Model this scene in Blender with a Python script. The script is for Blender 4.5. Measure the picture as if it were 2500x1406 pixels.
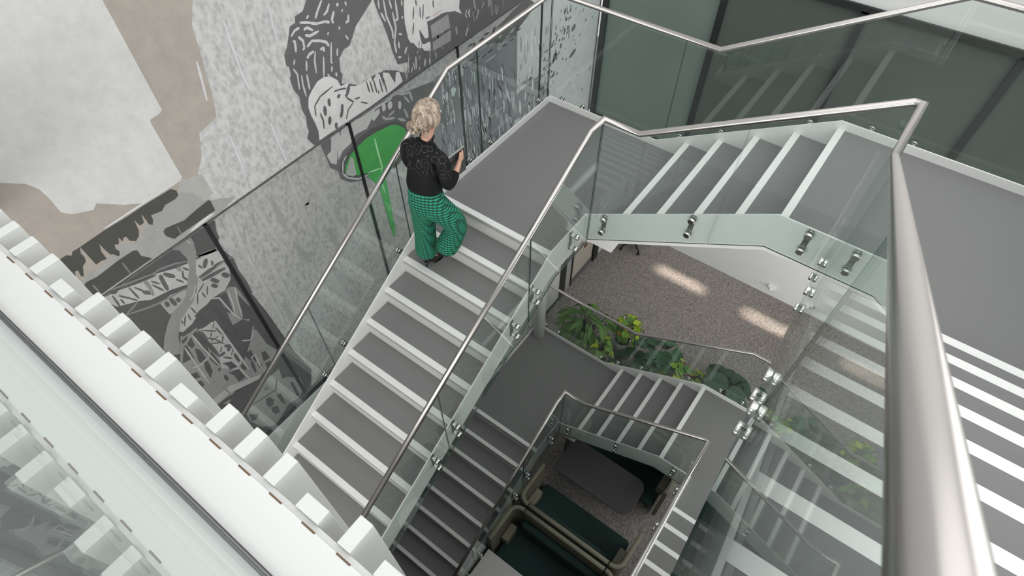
import bpy, bmesh, math, random, mathutils, mathutils.geometry
from mathutils import Vector, Matrix, Euler
random.seed(7)
for o in list(bpy.data.objects): bpy.data.objects.remove(o)
SC = bpy.context.scene; COL = SC.collection
# ---------------------------------------------------------------- camera
cd = bpy.data.cameras.new('camera'); cam = bpy.data.objects.new('camera', cd); COL.objects.link(cam)
cd.sensor_width = 36; cd.lens = 36*1456.218/2500; cd.shift_x = .00874; cd.shift_y = .01587; cd.clip_start = .02
RR = ((0.8000344711, 0.5997464817, -0.0157798181), (0.4752227614, -0.6495413512, -0.5935144144), (-0.3662078263, 0.4673330619, -0.8046686506))
M = Matrix.Identity(4)
for i in range(3):
    M[i][0] = RR[0][i]; M[i][1] = -RR[1][i]; M[i][2] = -RR[2][i]
M.translation = Vector((2.8709, -2.7861, 3.7278)); cam.matrix_world = M; SC.camera = cam
cd.dof.use_dof = True; cd.dof.focus_distance = 4.2; cd.dof.aperture_fstop = 10
# ---------------------------------------------------------------- world, lights, exposure
w = bpy.data.worlds.new('world'); SC.world = w; w.use_nodes = True
w.node_tree.nodes['Background'].inputs[0].default_value = (.97, .98, 1, 1); w.node_tree.nodes['Background'].inputs[1].default_value = .7
def area(name, loc, sx, sy, power, col, rot=(0, 0, 0), spread=math.pi):
    l = bpy.data.lights.new(name, 'AREA'); l.shape = 'RECTANGLE'; l.size = sx; l.size_y = sy; l.energy = power; l.color = col; l.spread = spread
    o = bpy.data.objects.new(name, l); COL.objects.link(o); o.location = loc; o.rotation_euler = rot; return o
area('rooflight_glow', (2.3, -.6, 6.3), 5.2, 7.5, 150, (1, .99, .975))
area('gallery_fill_light', (2.3, -7.1, 4.5), 6.0, 3.4, 160, (1, .99, .975), rot=(math.radians(90), 0, 0))  # added soft fill from behind the camera; the front wall is solid
area('side_fill_light', (5.55, -1.2, 4.3), 3.2, 8.0, 120, (1, .99, .98), rot=(0, math.radians(90), 0))  # unseen fill added to brighten the mural, not a real window
area('middle_floor_fill_light', (2.3, -7.1, .3), 6.0, 2.8, 215, (1, .985, .96), rot=(math.radians(90), 0, 0))  # added fill for the risers, inner fascia and lower mural
area('lower_room_light', (2.2, 6.0, -3.36), 5.0, 3.4, 58, (1, .955, .91))
area('lower_side_fill_light', (5.55, 1.4, -2.5), 1.5, 4.5, 95, (1, .98, .96), rot=(0, math.radians(90), 0))  # added to lift the column and lower bulkhead; no window here
area('gallery_room_light', (2.2, 5.9, 1.95), 5.0, 2.6, 8, (.9, 1, .97))
vs = SC.view_settings; vs.view_transform = 'Standard'; vs.look = 'None'; vs.gamma = 1; vs.exposure = 0.0; vs.use_curve_mapping = False
SC.cycles.max_bounces = 12; SC.cycles.transparent_max_bounces = 32; SC.cycles.diffuse_bounces = 5; SC.cycles.glossy_bounces = 6
SC.cycles.caustics_reflective = False; SC.cycles.caustics_refractive = False
# ---------------------------------------------------------------- materials
def lin(c): return tuple(((x/255)/12.92 if x/255 <= .04045 else ((x/255+.055)/1.055)**2.4) for x in c)
def mat(name, col, rough=.5, metal=0, noise=0, nscale=20, spec=.5, bump=0, coat=0):
    m = bpy.data.materials.new(name); m.use_nodes = True; nt = m.node_tree; b = nt.nodes['Principled BSDF']
    b.inputs['Base Color'].default_value = (*col, 1); b.inputs['Roughness'].default_value = rough; b.inputs['Metallic'].default_value = metal
    b.inputs['Specular IOR Level'].default_value = spec
    if coat: b.inputs['Coat Weight'].default_value = coat
    if noise or bump:
        tc = nt.nodes.new('ShaderNodeTexCoord'); n = nt.nodes.new('ShaderNodeTexNoise'); n.inputs['Scale'].default_value = nscale; n.inputs['Detail'].default_value = 6
        nt.links.new(tc.outputs['Object'], n.inputs['Vector'])
        if noise:
            mx = nt.nodes.new('ShaderNodeMix'); mx.data_type = 'RGBA'
            mx.inputs[6].default_value = (*[c*(1-noise) for c in col], 1); mx.inputs[7].default_value = (*[min(1, c*(1+noise)) for c in col], 1)
            nt.links.new(n.outputs['Fac'], mx.inputs[0]); nt.links.new(mx.outputs[2], b.inputs['Base Color'])
        if bump:
            bp = nt.nodes.new('ShaderNodeBump'); bp.inputs['Strength'].default_value = bump; bp.inputs['Distance'].default_value = .002
            nt.links.new(n.outputs['Fac'], bp.inputs['Height']); nt.links.new(bp.outputs[0], b.inputs['Normal'])
    return m
WHITE = mat('white_paint', (.82, .82, .815), .35, noise=.02, nscale=6)
STRING = mat('white_powder_coat', (.84, .84, .835), .3)
NOSE = mat('white_nosing', (.85, .85, .845), .45, noise=.04, nscale=30)
NOSEF = mat('nosing_front_shade', (.36, .365, .36), .5)  # mid-grey puts shade into the front leg of the white nosing
RISER = mat('riser_board', (.56, .555, .53), .5)
VINYL = mat('grey_vinyl', (.205, .206, .206), .55, noise=.05, nscale=45, spec=.35)
STEEL = mat('brushed_steel', (.54, .515, .50), .25, metal=1, noise=.03, nscale=8)
PLATE = mat('dark_mounting_plate', (.13, .14, .125), .45, metal=.3)
PIN = mat('polished_steel', (.7, .7, .68), .2, metal=1)
BATTEN = mat('white_batten', (.69, .693, .682), .4, noise=.015, nscale=5)
LEDGE = mat('white_ledge', (.72, .722, .717), .35)
SHOE = mat('glazing_channel', (.2, .2, .2), .4, metal=.4)
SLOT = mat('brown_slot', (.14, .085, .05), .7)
FRAME = mat('dark_frame', (.018, .022, .02), .4)
DARKG = mat('smoked_glazing', (.095, .113, .104), .12, noise=.12, nscale=1.2, spec=.6)
PALEG = mat('frosted_glazing', (.18, .225, .203), .25, noise=.12, nscale=1.5, spec=.5)  # frosted pane; its soft glow is put into a paler base colour
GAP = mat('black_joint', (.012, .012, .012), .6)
BEIGE = mat('beige_door', (.52, .49, .42), .5)
DGREY = mat('grey_door', (.42, .42, .42), .5)
WOOD = mat('dark_wood', (.16, .05, .02), .5)
FELT = mat('olive_felt', (.155, .15, .108), .9, noise=.12, nscale=60, bump=.3)
FELTE = mat('olive_piping', (.24, .235, .175), .9, noise=.08, nscale=60)
GREENF = mat('bottle_green_fabric', (.012, .038, .033), .85, noise=.25, nscale=80, bump=.3)
TABLE = mat('charcoal_table', (.06, .06, .065), .45)
BLACK = mat('black_plastic', (.012, .012, .012), .4)
POTW = mat('white_pot', (.55, .55, .54), .5); SOIL = mat('soil', (.03, .02, .012), .95, noise=.3, nscale=60)
SKIN = mat('skin', (.62, .36, .27), .5, noise=.05, nscale=20); SKIN.node_tree.nodes['Principled BSDF'].inputs['Subsurface Weight'].default_value = .08
LAPTOP = mat('dark_laptop', (.06, .062, .062), .35, metal=.3); LAPE = mat('laptop_edge', (.45, .47, .45), .3, metal=.6)
SHOEB = mat('black_leather', (.012, .014, .013), .35)
def carpet():
    m = bpy.data.materials.new('speckled_carpet'); m.use_nodes = True; nt = m.node_tree; b = nt.nodes['Principled BSDF']
    tc = nt.nodes.new('ShaderNodeTexCoord'); v = nt.nodes.new('ShaderNodeTexNoise'); v.inputs['Scale'].default_value = 42; v.inputs['Detail'].default_value = 4; v.inputs['Roughness'].default_value = .85
    mp = nt.nodes.new('ShaderNodeMapping'); mp.inputs['Scale'].default_value = (1.6, .45, 1)
    cr = nt.nodes.new('ShaderNodeValToRGB'); e = cr.color_ramp.elements; e[0].position = .41; e[0].color = (.13, .128, .13, 1); e[1].position = .60; e[1].color = (.34, .31, .285, 1)
    nt.links.new(tc.outputs['Object'], mp.inputs[0]); nt.links.new(mp.outputs[0], v.inputs['Vector']); nt.links.new(v.outputs['Fac'], cr.inputs[0]); nt.links.new(cr.outputs[0], b.inputs['Base Color'])
    b.inputs['Roughness'].default_value = .9; return m
CARPET = carpet()
def glassmat():
    m = bpy.data.materials.new('clear_green_glass'); m.use_nodes = True; nt = m.node_tree; nt.nodes.clear()
    out = nt.nodes.new('ShaderNodeOutputMaterial'); mix = nt.nodes.new('ShaderNodeMixShader'); tr = nt.nodes.new('ShaderNodeBsdfTransparent'); gl = nt.nodes.new('ShaderNodeBsdfGlossy')
    fr = nt.nodes.new('ShaderNodeFresnel'); geo = nt.nodes.new('ShaderNodeNewGeometry'); mr = nt.nodes.new('ShaderNodeMapRange')
    tr.inputs[0].default_value = (.935, .967, .955, 1); gl.inputs['Roughness'].default_value = 0; gl.inputs[0].default_value = (.97, 1, .99, 1)
    mr.inputs[3].default_value = 1.52; mr.inputs[4].default_value = 1/1.52      # same reflectance on both faces of the sheet
    nt.links.new(geo.outputs['Backfacing'], mr.inputs[0]); nt.links.new(mr.outputs[0], fr.inputs['IOR']); nt.links.new(fr.outputs[0], mix.inputs[0])
    nt.links.new(tr.outputs[0], mix.inputs[1]); nt.links.new(gl.outputs[0], mix.inputs[2]); nt.links.new(mix.outputs[0], out.inputs[0]); return m
GLASS = glassmat()
GEDGE = mat('glass_edge', (.03, .075, .065), .2)
def printmat(name, k, rough=.6):
    m = bpy.data.materials.new(name); m.use_nodes = True; nt = m.node_tree; b = nt.nodes['Principled BSDF']; b.inputs['Roughness'].default_value = rough; b.inputs['Specular IOR Level'].default_value = .3
    a = nt.nodes.new('ShaderNodeAttribute'); a.attribute_name = 'Col'; tc = nt.nodes.new('ShaderNodeTexCoord'); n = nt.nodes.new('ShaderNodeTexNoise'); n.inputs['Scale'].default_value = 9; n.inputs['Detail'].default_value = 8; n.inputs['Roughness'].default_value = .7
    cr = nt.nodes.new('ShaderNodeMapRange'); cr.inputs[1].default_value = .3; cr.inputs[2].default_value = .7; cr.inputs[3].default_value = .9*k; cr.inputs[4].default_value = 1.08*k
    vm = nt.nodes.new('ShaderNodeVectorMath'); vm.operation = 'SCALE'
    nt.links.new(tc.outputs['Object'], n.inputs['Vector']); nt.links.new(n.outputs['Fac'], cr.inputs[0]); nt.links.new(a.outputs['Color'], vm.inputs[0]); nt.links.new(cr.outputs[0], vm.inputs['Scale']); nt.links.new(vm.outputs[0], b.inputs['Base Color']); return m
def concretemat(name, dark, light, mid):
    m = bpy.data.materials.new(name); m.use_nodes = True; nt = m.node_tree; b = nt.nodes['Principled BSDF']; b.inputs['Roughness'].default_value = .6; b.inputs['Specular IOR Level'].default_value = .3
    tc = nt.nodes.new('ShaderNodeTexCoord'); mp = nt.nodes.new('ShaderNodeMapping'); mp.inputs['Scale'].default_value = (1, 1, .62)
    n = nt.nodes.new('ShaderNodeTexNoise'); n.inputs['Scale'].default_value = 21; n.inputs['Detail'].default_value = 8; n.inputs['Roughness'].default_value = .72; n.inputs['Distortion'].default_value = .5
    v = nt.nodes.new('ShaderNodeTexVoronoi'); v.inputs['Scale'].default_value = 30
    mx = nt.nodes.new('ShaderNodeMix'); mx.inputs[0].default_value = .28
    cr = nt.nodes.new('ShaderNodeValToRGB'); cr.color_ramp.interpolation = 'EASE'; e = cr.color_ramp.elements; e[0].position = .38; e[0].color = (*dark, 1); e[1].position = .6; e[1].color = (*light, 1); q = cr.color_ramp.elements.new(.48); q.color = (*mid, 1)
    nt.links.new(tc.outputs['Object'], mp.inputs[0]); nt.links.new(mp.outputs[0], n.inputs['Vector']); nt.links.new(mp.outputs[0], v.inputs['Vector'])
    nt.links.new(n.outputs['Fac'], mx.inputs[2]); nt.links.new(v.outputs['Distance'], mx.inputs[3]); nt.links.new(mx.outputs[0], cr.inputs[0]); nt.links.new(cr.outputs[0], b.inputs['Base Color']); return m
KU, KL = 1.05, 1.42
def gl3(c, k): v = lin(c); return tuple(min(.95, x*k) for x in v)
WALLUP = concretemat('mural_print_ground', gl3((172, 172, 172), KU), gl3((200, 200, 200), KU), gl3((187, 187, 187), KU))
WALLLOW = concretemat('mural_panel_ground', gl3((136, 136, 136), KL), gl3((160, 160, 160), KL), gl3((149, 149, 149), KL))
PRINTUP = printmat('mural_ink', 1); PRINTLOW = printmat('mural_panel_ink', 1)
# ---------------------------------------------------------------- helpers
def tag(o, label=None, cat=None, group=None, kind=None):
    if label: o['label'] = label
    if cat: o['category'] = cat
    if group: o['group'] = group
    if kind: o['kind'] = kind
    return o
def empty(name, loc=(0, 0, 0), parent=None):
    o = bpy.data.objects.new(name, None); COL.objects.link(o); o.location = loc; o.empty_display_size = .1
    if parent: o.parent = parent
    return o
class MB:
    def __init__(s): s.v = []; s.f = []; s.m = []; s.sm = []
    def add(s, vs, fs, mi=0, smooth=False):
        b = len(s.v); s.v += [tuple(v) for v in vs]
        for f in fs: s.f.append([b+i for i in f]); s.m.append(mi); s.sm.append(smooth)
    def box(s, a, b, mi=0):
        x0, y0, z0 = (min(a[i], b[i]) for i in range(3)); x1, y1, z1 = (max(a[i], b[i]) for i in range(3))
        s.add([(x0, y0, z0), (x1, y0, z0), (x1, y1, z0), (x0, y1, z0), (x0, y0, z1), (x1, y0, z1), (x1, y1, z1), (x0, y1, z1)],
              [(0, 3, 2, 1), (4, 5, 6, 7), (0, 1, 5, 4), (1, 2, 6, 5), (2, 3, 7, 6), (3, 0, 4, 7)], mi); return s
    def prism(s, poly, axis, a, b, mi=0, mie=None):
        """poly: 2-D outline; axis 0/1/2 = extrusion axis, from a to b. mie = material of the rim"""
        n = len(poly); ar = sum(poly[i][0]*poly[(i+1) % n][1]-poly[(i+1) % n][0]*poly[i][1] for i in range(n))
        if ar < 0: poly = poly[::-1]
        def P(p, h): return [(h, p[0], p[1]), (p[0], h, p[1]), (p[0], p[1], h)][axis]
        vs = [P(p, a) for p in poly]+[P(p, b) for p in poly]; fl = (axis == 1) ^ (b < a)
        base = [tuple(range(n))[::-1], tuple(range(n, 2*n))]; side = [(i, (i+1) % n, n+(i+1) % n, n+i) for i in range(n)]
        if fl: base = [f[::-1] for f in base]; side = [f[::-1] for f in side]
        b0 = len(s.v); s.v += vs
        for f in base: s.f.append([b0+i for i in f]); s.m.append(mi); s.sm.append(False)
        for f in side: s.f.append([b0+i for i in f]); s.m.append(mi if mie is None else mie); s.sm.append(False)
        return s
    def tube(s, path, rad, seg=16, mi=0, caps=True, squash=None):
        path = [Vector(p) for p in path]; n = len(path); rs = rad if isinstance(rad, (list, tuple)) else [rad]*n
        d0 = (path[1]-path[0]).normalized(); up = Vector((0, 0, 1)) if abs(d0.z) < .9 else Vector((1, 0, 0)); u = d0.cross(up).normalized(); rings = []
        for i, p in enumerate(path):
            di = (path[i]-path[i-1]).normalized() if i else d0
            do = (path[i+1]-path[i]).normalized() if i < n-1 else di
            t = (di+do).normalized(); k = 1/max(.35, t.dot(di)); u = (u-t*u.dot(t)).normalized(); v = t.cross(u)
            # widen in the plane of the bend so that mitres keep the section
            bn = di.cross(do); ring = []
            for j in range(seg):
                a = 2*math.pi*j/seg; q = u*math.cos(a)+v*math.sin(a)
                if bn.length > 1e-4:
                    side = bn.normalized().cross(t).normalized(); q = q+side*(q.dot(side))*(k-1)
                ring.append(p+q*rs[i])
            rings.append(ring)
        vs = [q for r_ in rings for q in r_]; fs = []
        for i in range(n-1):
            for j in range(seg): fs.append((i*seg+j, i*seg+(j+1) % seg, (i+1)*seg+(j+1) % seg, (i+1)*seg+j))
        s.add(vs, fs, mi, True)
        if caps:
            b = len(s.v)-len(vs); s.f.append([b+j for j in range(seg)][::-1]); s.m.append(mi); s.sm.append(False)
            s.f.append([b+(n-1)*seg+j for j in range(seg)]); s.m.append(mi); s.sm.append(False)
        return s
    def lathe(s, prof, c=(0, 0, 0), seg=24, mi=0):
        vs = []; fs = []
        for r_, z in prof:
            for j in range(seg): a = 2*math.pi*j/seg; vs.append((c[0]+r_*math.cos(a), c[1]+r_*math.sin(a), c[2]+z))
        for i in range(len(prof)-1):
            for j in range(seg): fs.append((i*seg+j, i*seg+(j+1) % seg, (i+1)*seg+(j+1) % seg, (i+1)*seg+j))
        s.add(vs, fs, mi, True); return s
    def mesh(s, name, mats):
        me = bpy.data.meshes.new(name); me.from_pydata(s.v, [], s.f)
        for m in (mats if isinstance(mats, (list, tuple)) else [mats]): me.materials.append(m)
        me.polygons.foreach_set('material_index', s.m); me.polygons.foreach_set('use_smooth', s.sm); me.update(); return me
    def build(s, name, mats, parent=None, loc=None):
        o = bpy.data.objects.new(name, s.mesh(name, mats)); COL.objects.link(o)
        if loc: o.location = loc
        if parent: o.parent = parent
        return o
def bevel(o, wd=.003, seg=2):
    b = o.modifiers.new('bevel', 'BEVEL'); b.width = wd; b.segments = seg; b.limit_method = 'ANGLE'; return o
def inst(me, name, parent=None, mw=None):
    o = bpy.data.objects.new(name, me); COL.objects.link(o)
    if parent: o.parent = parent
    if mw is not None: o.matrix_local = mw
    return o
# ---------------------------------------------------------------- dimensions (metres)
r, g, D, XB, YB, YC, NS, T = .16416, .28, 1.7478, 1.4896, .5304, .0593, .0525, .0664
XS1, XS2, HR, XG1, YG, XG2 = 1.2018, 3.0325, 1.0692, 1.2566, .5031, 2.9853
SL = r/g; H = 25*r; WF = 1.2
XCO = XS2+.006+WF                 # outer face of the last flight
XGO, YGO, XGC = -.064, D+.062, XCO+.064
FL0, FL1, FL2 = -35*r, -10*r, 15*r
XW, YW, HEAD = -.62, 3.85, .72
# ================================================================ SETTING
b = MB(); b.box((-1.6, -7.2, FL0-.2), (5.8, 9.2, FL0)); tag(b.build('floor', CARPET), 'speckled grey-brown carpet floor at the bottom of the stairwell', 'floor', kind='structure')
b = MB(); b.box((XS2, -7.2, FL2-.06), (5.6, YC-9*g-.05, FL2)).box((XW, -7.2, FL2-.06), (XS2, -2.90, FL2))
tag(b.build('floor', VINYL), 'grey vinyl floor of the top gallery', 'floor', kind='structure')
b = MB(); b.box((XS2, -7.2, FL2-.4), (5.6, YC-9*g-.05, FL2-.06)).box((XW, -7.2, FL2-.4), (XS2, -2.755, FL2-.06))
tag(b.build('trim_1', WHITE), 'white slab edge under the top gallery floor', 'slab edge', kind='structure')
b = MB(); b.box((XS2, -7.2, FL1-.3), (5.6, YC-9*g-.02, FL1)).box((XW, -7.2, FL1-.3), (XS2, -10*g, FL1))
tag(b.build('floor', VINYL), 'grey vinyl floor at the foot of the upper flight', 'floor', kind='structure')
# mural wall
wl = empty('wall_left', (XW, 0, 0)); tag(wl, 'tall wall printed with a grey and white mural of a figure tipping a green bucket', 'mural wall', kind='structure')
b = MB(); b.box((-.12, -7.2, HEAD), (0, YW+.05, 6.6)); b.build('upper_mural_board', WALLUP, wl)
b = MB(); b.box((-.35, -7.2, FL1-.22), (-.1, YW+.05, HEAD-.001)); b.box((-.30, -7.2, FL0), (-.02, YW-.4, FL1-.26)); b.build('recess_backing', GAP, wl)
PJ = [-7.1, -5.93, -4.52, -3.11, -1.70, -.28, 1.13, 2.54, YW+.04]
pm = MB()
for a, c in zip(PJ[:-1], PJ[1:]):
    q = MB(); q.box((-.07, a+.016, FL1-.22), (-.045, c-.016, HEAD-.06)); q.build('mural_panel', WALLLOW, wl)  # top cut short so black backing stands in for the lip's shadow line
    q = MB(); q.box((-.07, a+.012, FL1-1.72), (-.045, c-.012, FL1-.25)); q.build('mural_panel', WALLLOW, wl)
def mural(data, cols, x, k, mt, name):
    b = MB(); cl = []; R0 = [gl3(c, k) for c in cols]
    for lay, ci, wd, s in data:
        pts = [tuple(int(t)/1000 for t in q.split(',')) for q in s.split()]; X = x+.0006*lay+.00003*(len(cl) % 15); n0 = len(b.f)
        if wd == 0:
            ar = sum(pts[i][0]*pts[(i+1) % len(pts)][1]-pts[(i+1) % len(pts)][0]*pts[i][1] for i in range(len(pts)))
            if ar < 0: pts = pts[::-1]
            n_ = len(pts); cdt = mathutils.geometry.delaunay_2d_cdt([Vector(p) for p in pts], [(i, (i+1) % n_) for i in range(n_)], [], 1, 1e-6)
            V2 = cdt[0]; F2 = [f if (V2[f[1]]-V2[f[0]]).cross(V2[f[2]]-V2[f[0]]) > 0 else f[::-1] for f in cdt[2]]
            b.add([(X, p.x, p.y) for p in V2], F2)
        else:
            hw = wd/2000; P = [Vector((p[0], p[1])) for p in pts]; Q = []
            for i in range(len(P)-1):       # brush marks swell in the middle
                for t in (0, .34, .67): Q.append(P[i].lerp(P[i+1], t))
            Q.append(P[-1]); n = len(Q); L = []; R = []
            for i, p in enumerate(Q):
                d = (Q[min(n-1, i+1)]-Q[max(0, i-1)]); d = d.normalized() if d.length > 1e-6 else Vector((1, 0)); nn = Vector((-d.y, d.x))
                h_ = hw*(.55 if i in (0, n-1) else (.85+.3*random.random()))
                L.append(p+nn*h_); R.append(p-nn*h_)
            vs = [(X, p.x, p.y) for p in L]+[(X, p.x, p.y) for p in R]
            b.add(vs, [(n+i, n+i+1, i+1, i) for i in range(n-1)])
        cl += [R0[ci]]*(len(b.f)-n0)
    me = b.mesh(name, mt); ca = me.color_attributes.new('Col', 'FLOAT_COLOR', 'CORNER'); arr = []
    for p, c in zip(me.polygons, cl): arr += [*c, 1]*p.loop_total
    ca.data.foreach_set('color', arr); return me
MURAL_UP_C=[(78,78,74),(100,100,100),(125,125,120),(130,130,130),(150,150,150),(152,152,152),(160,160,158),(168,160,152),(172,171,168),(176,176,176),(182,182,182),(190,190,190),(192,192,192),(196,196,196),(200,200,200),(203,203,205),(205,190,195),(206,206,204),(212,212,212)]
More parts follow.
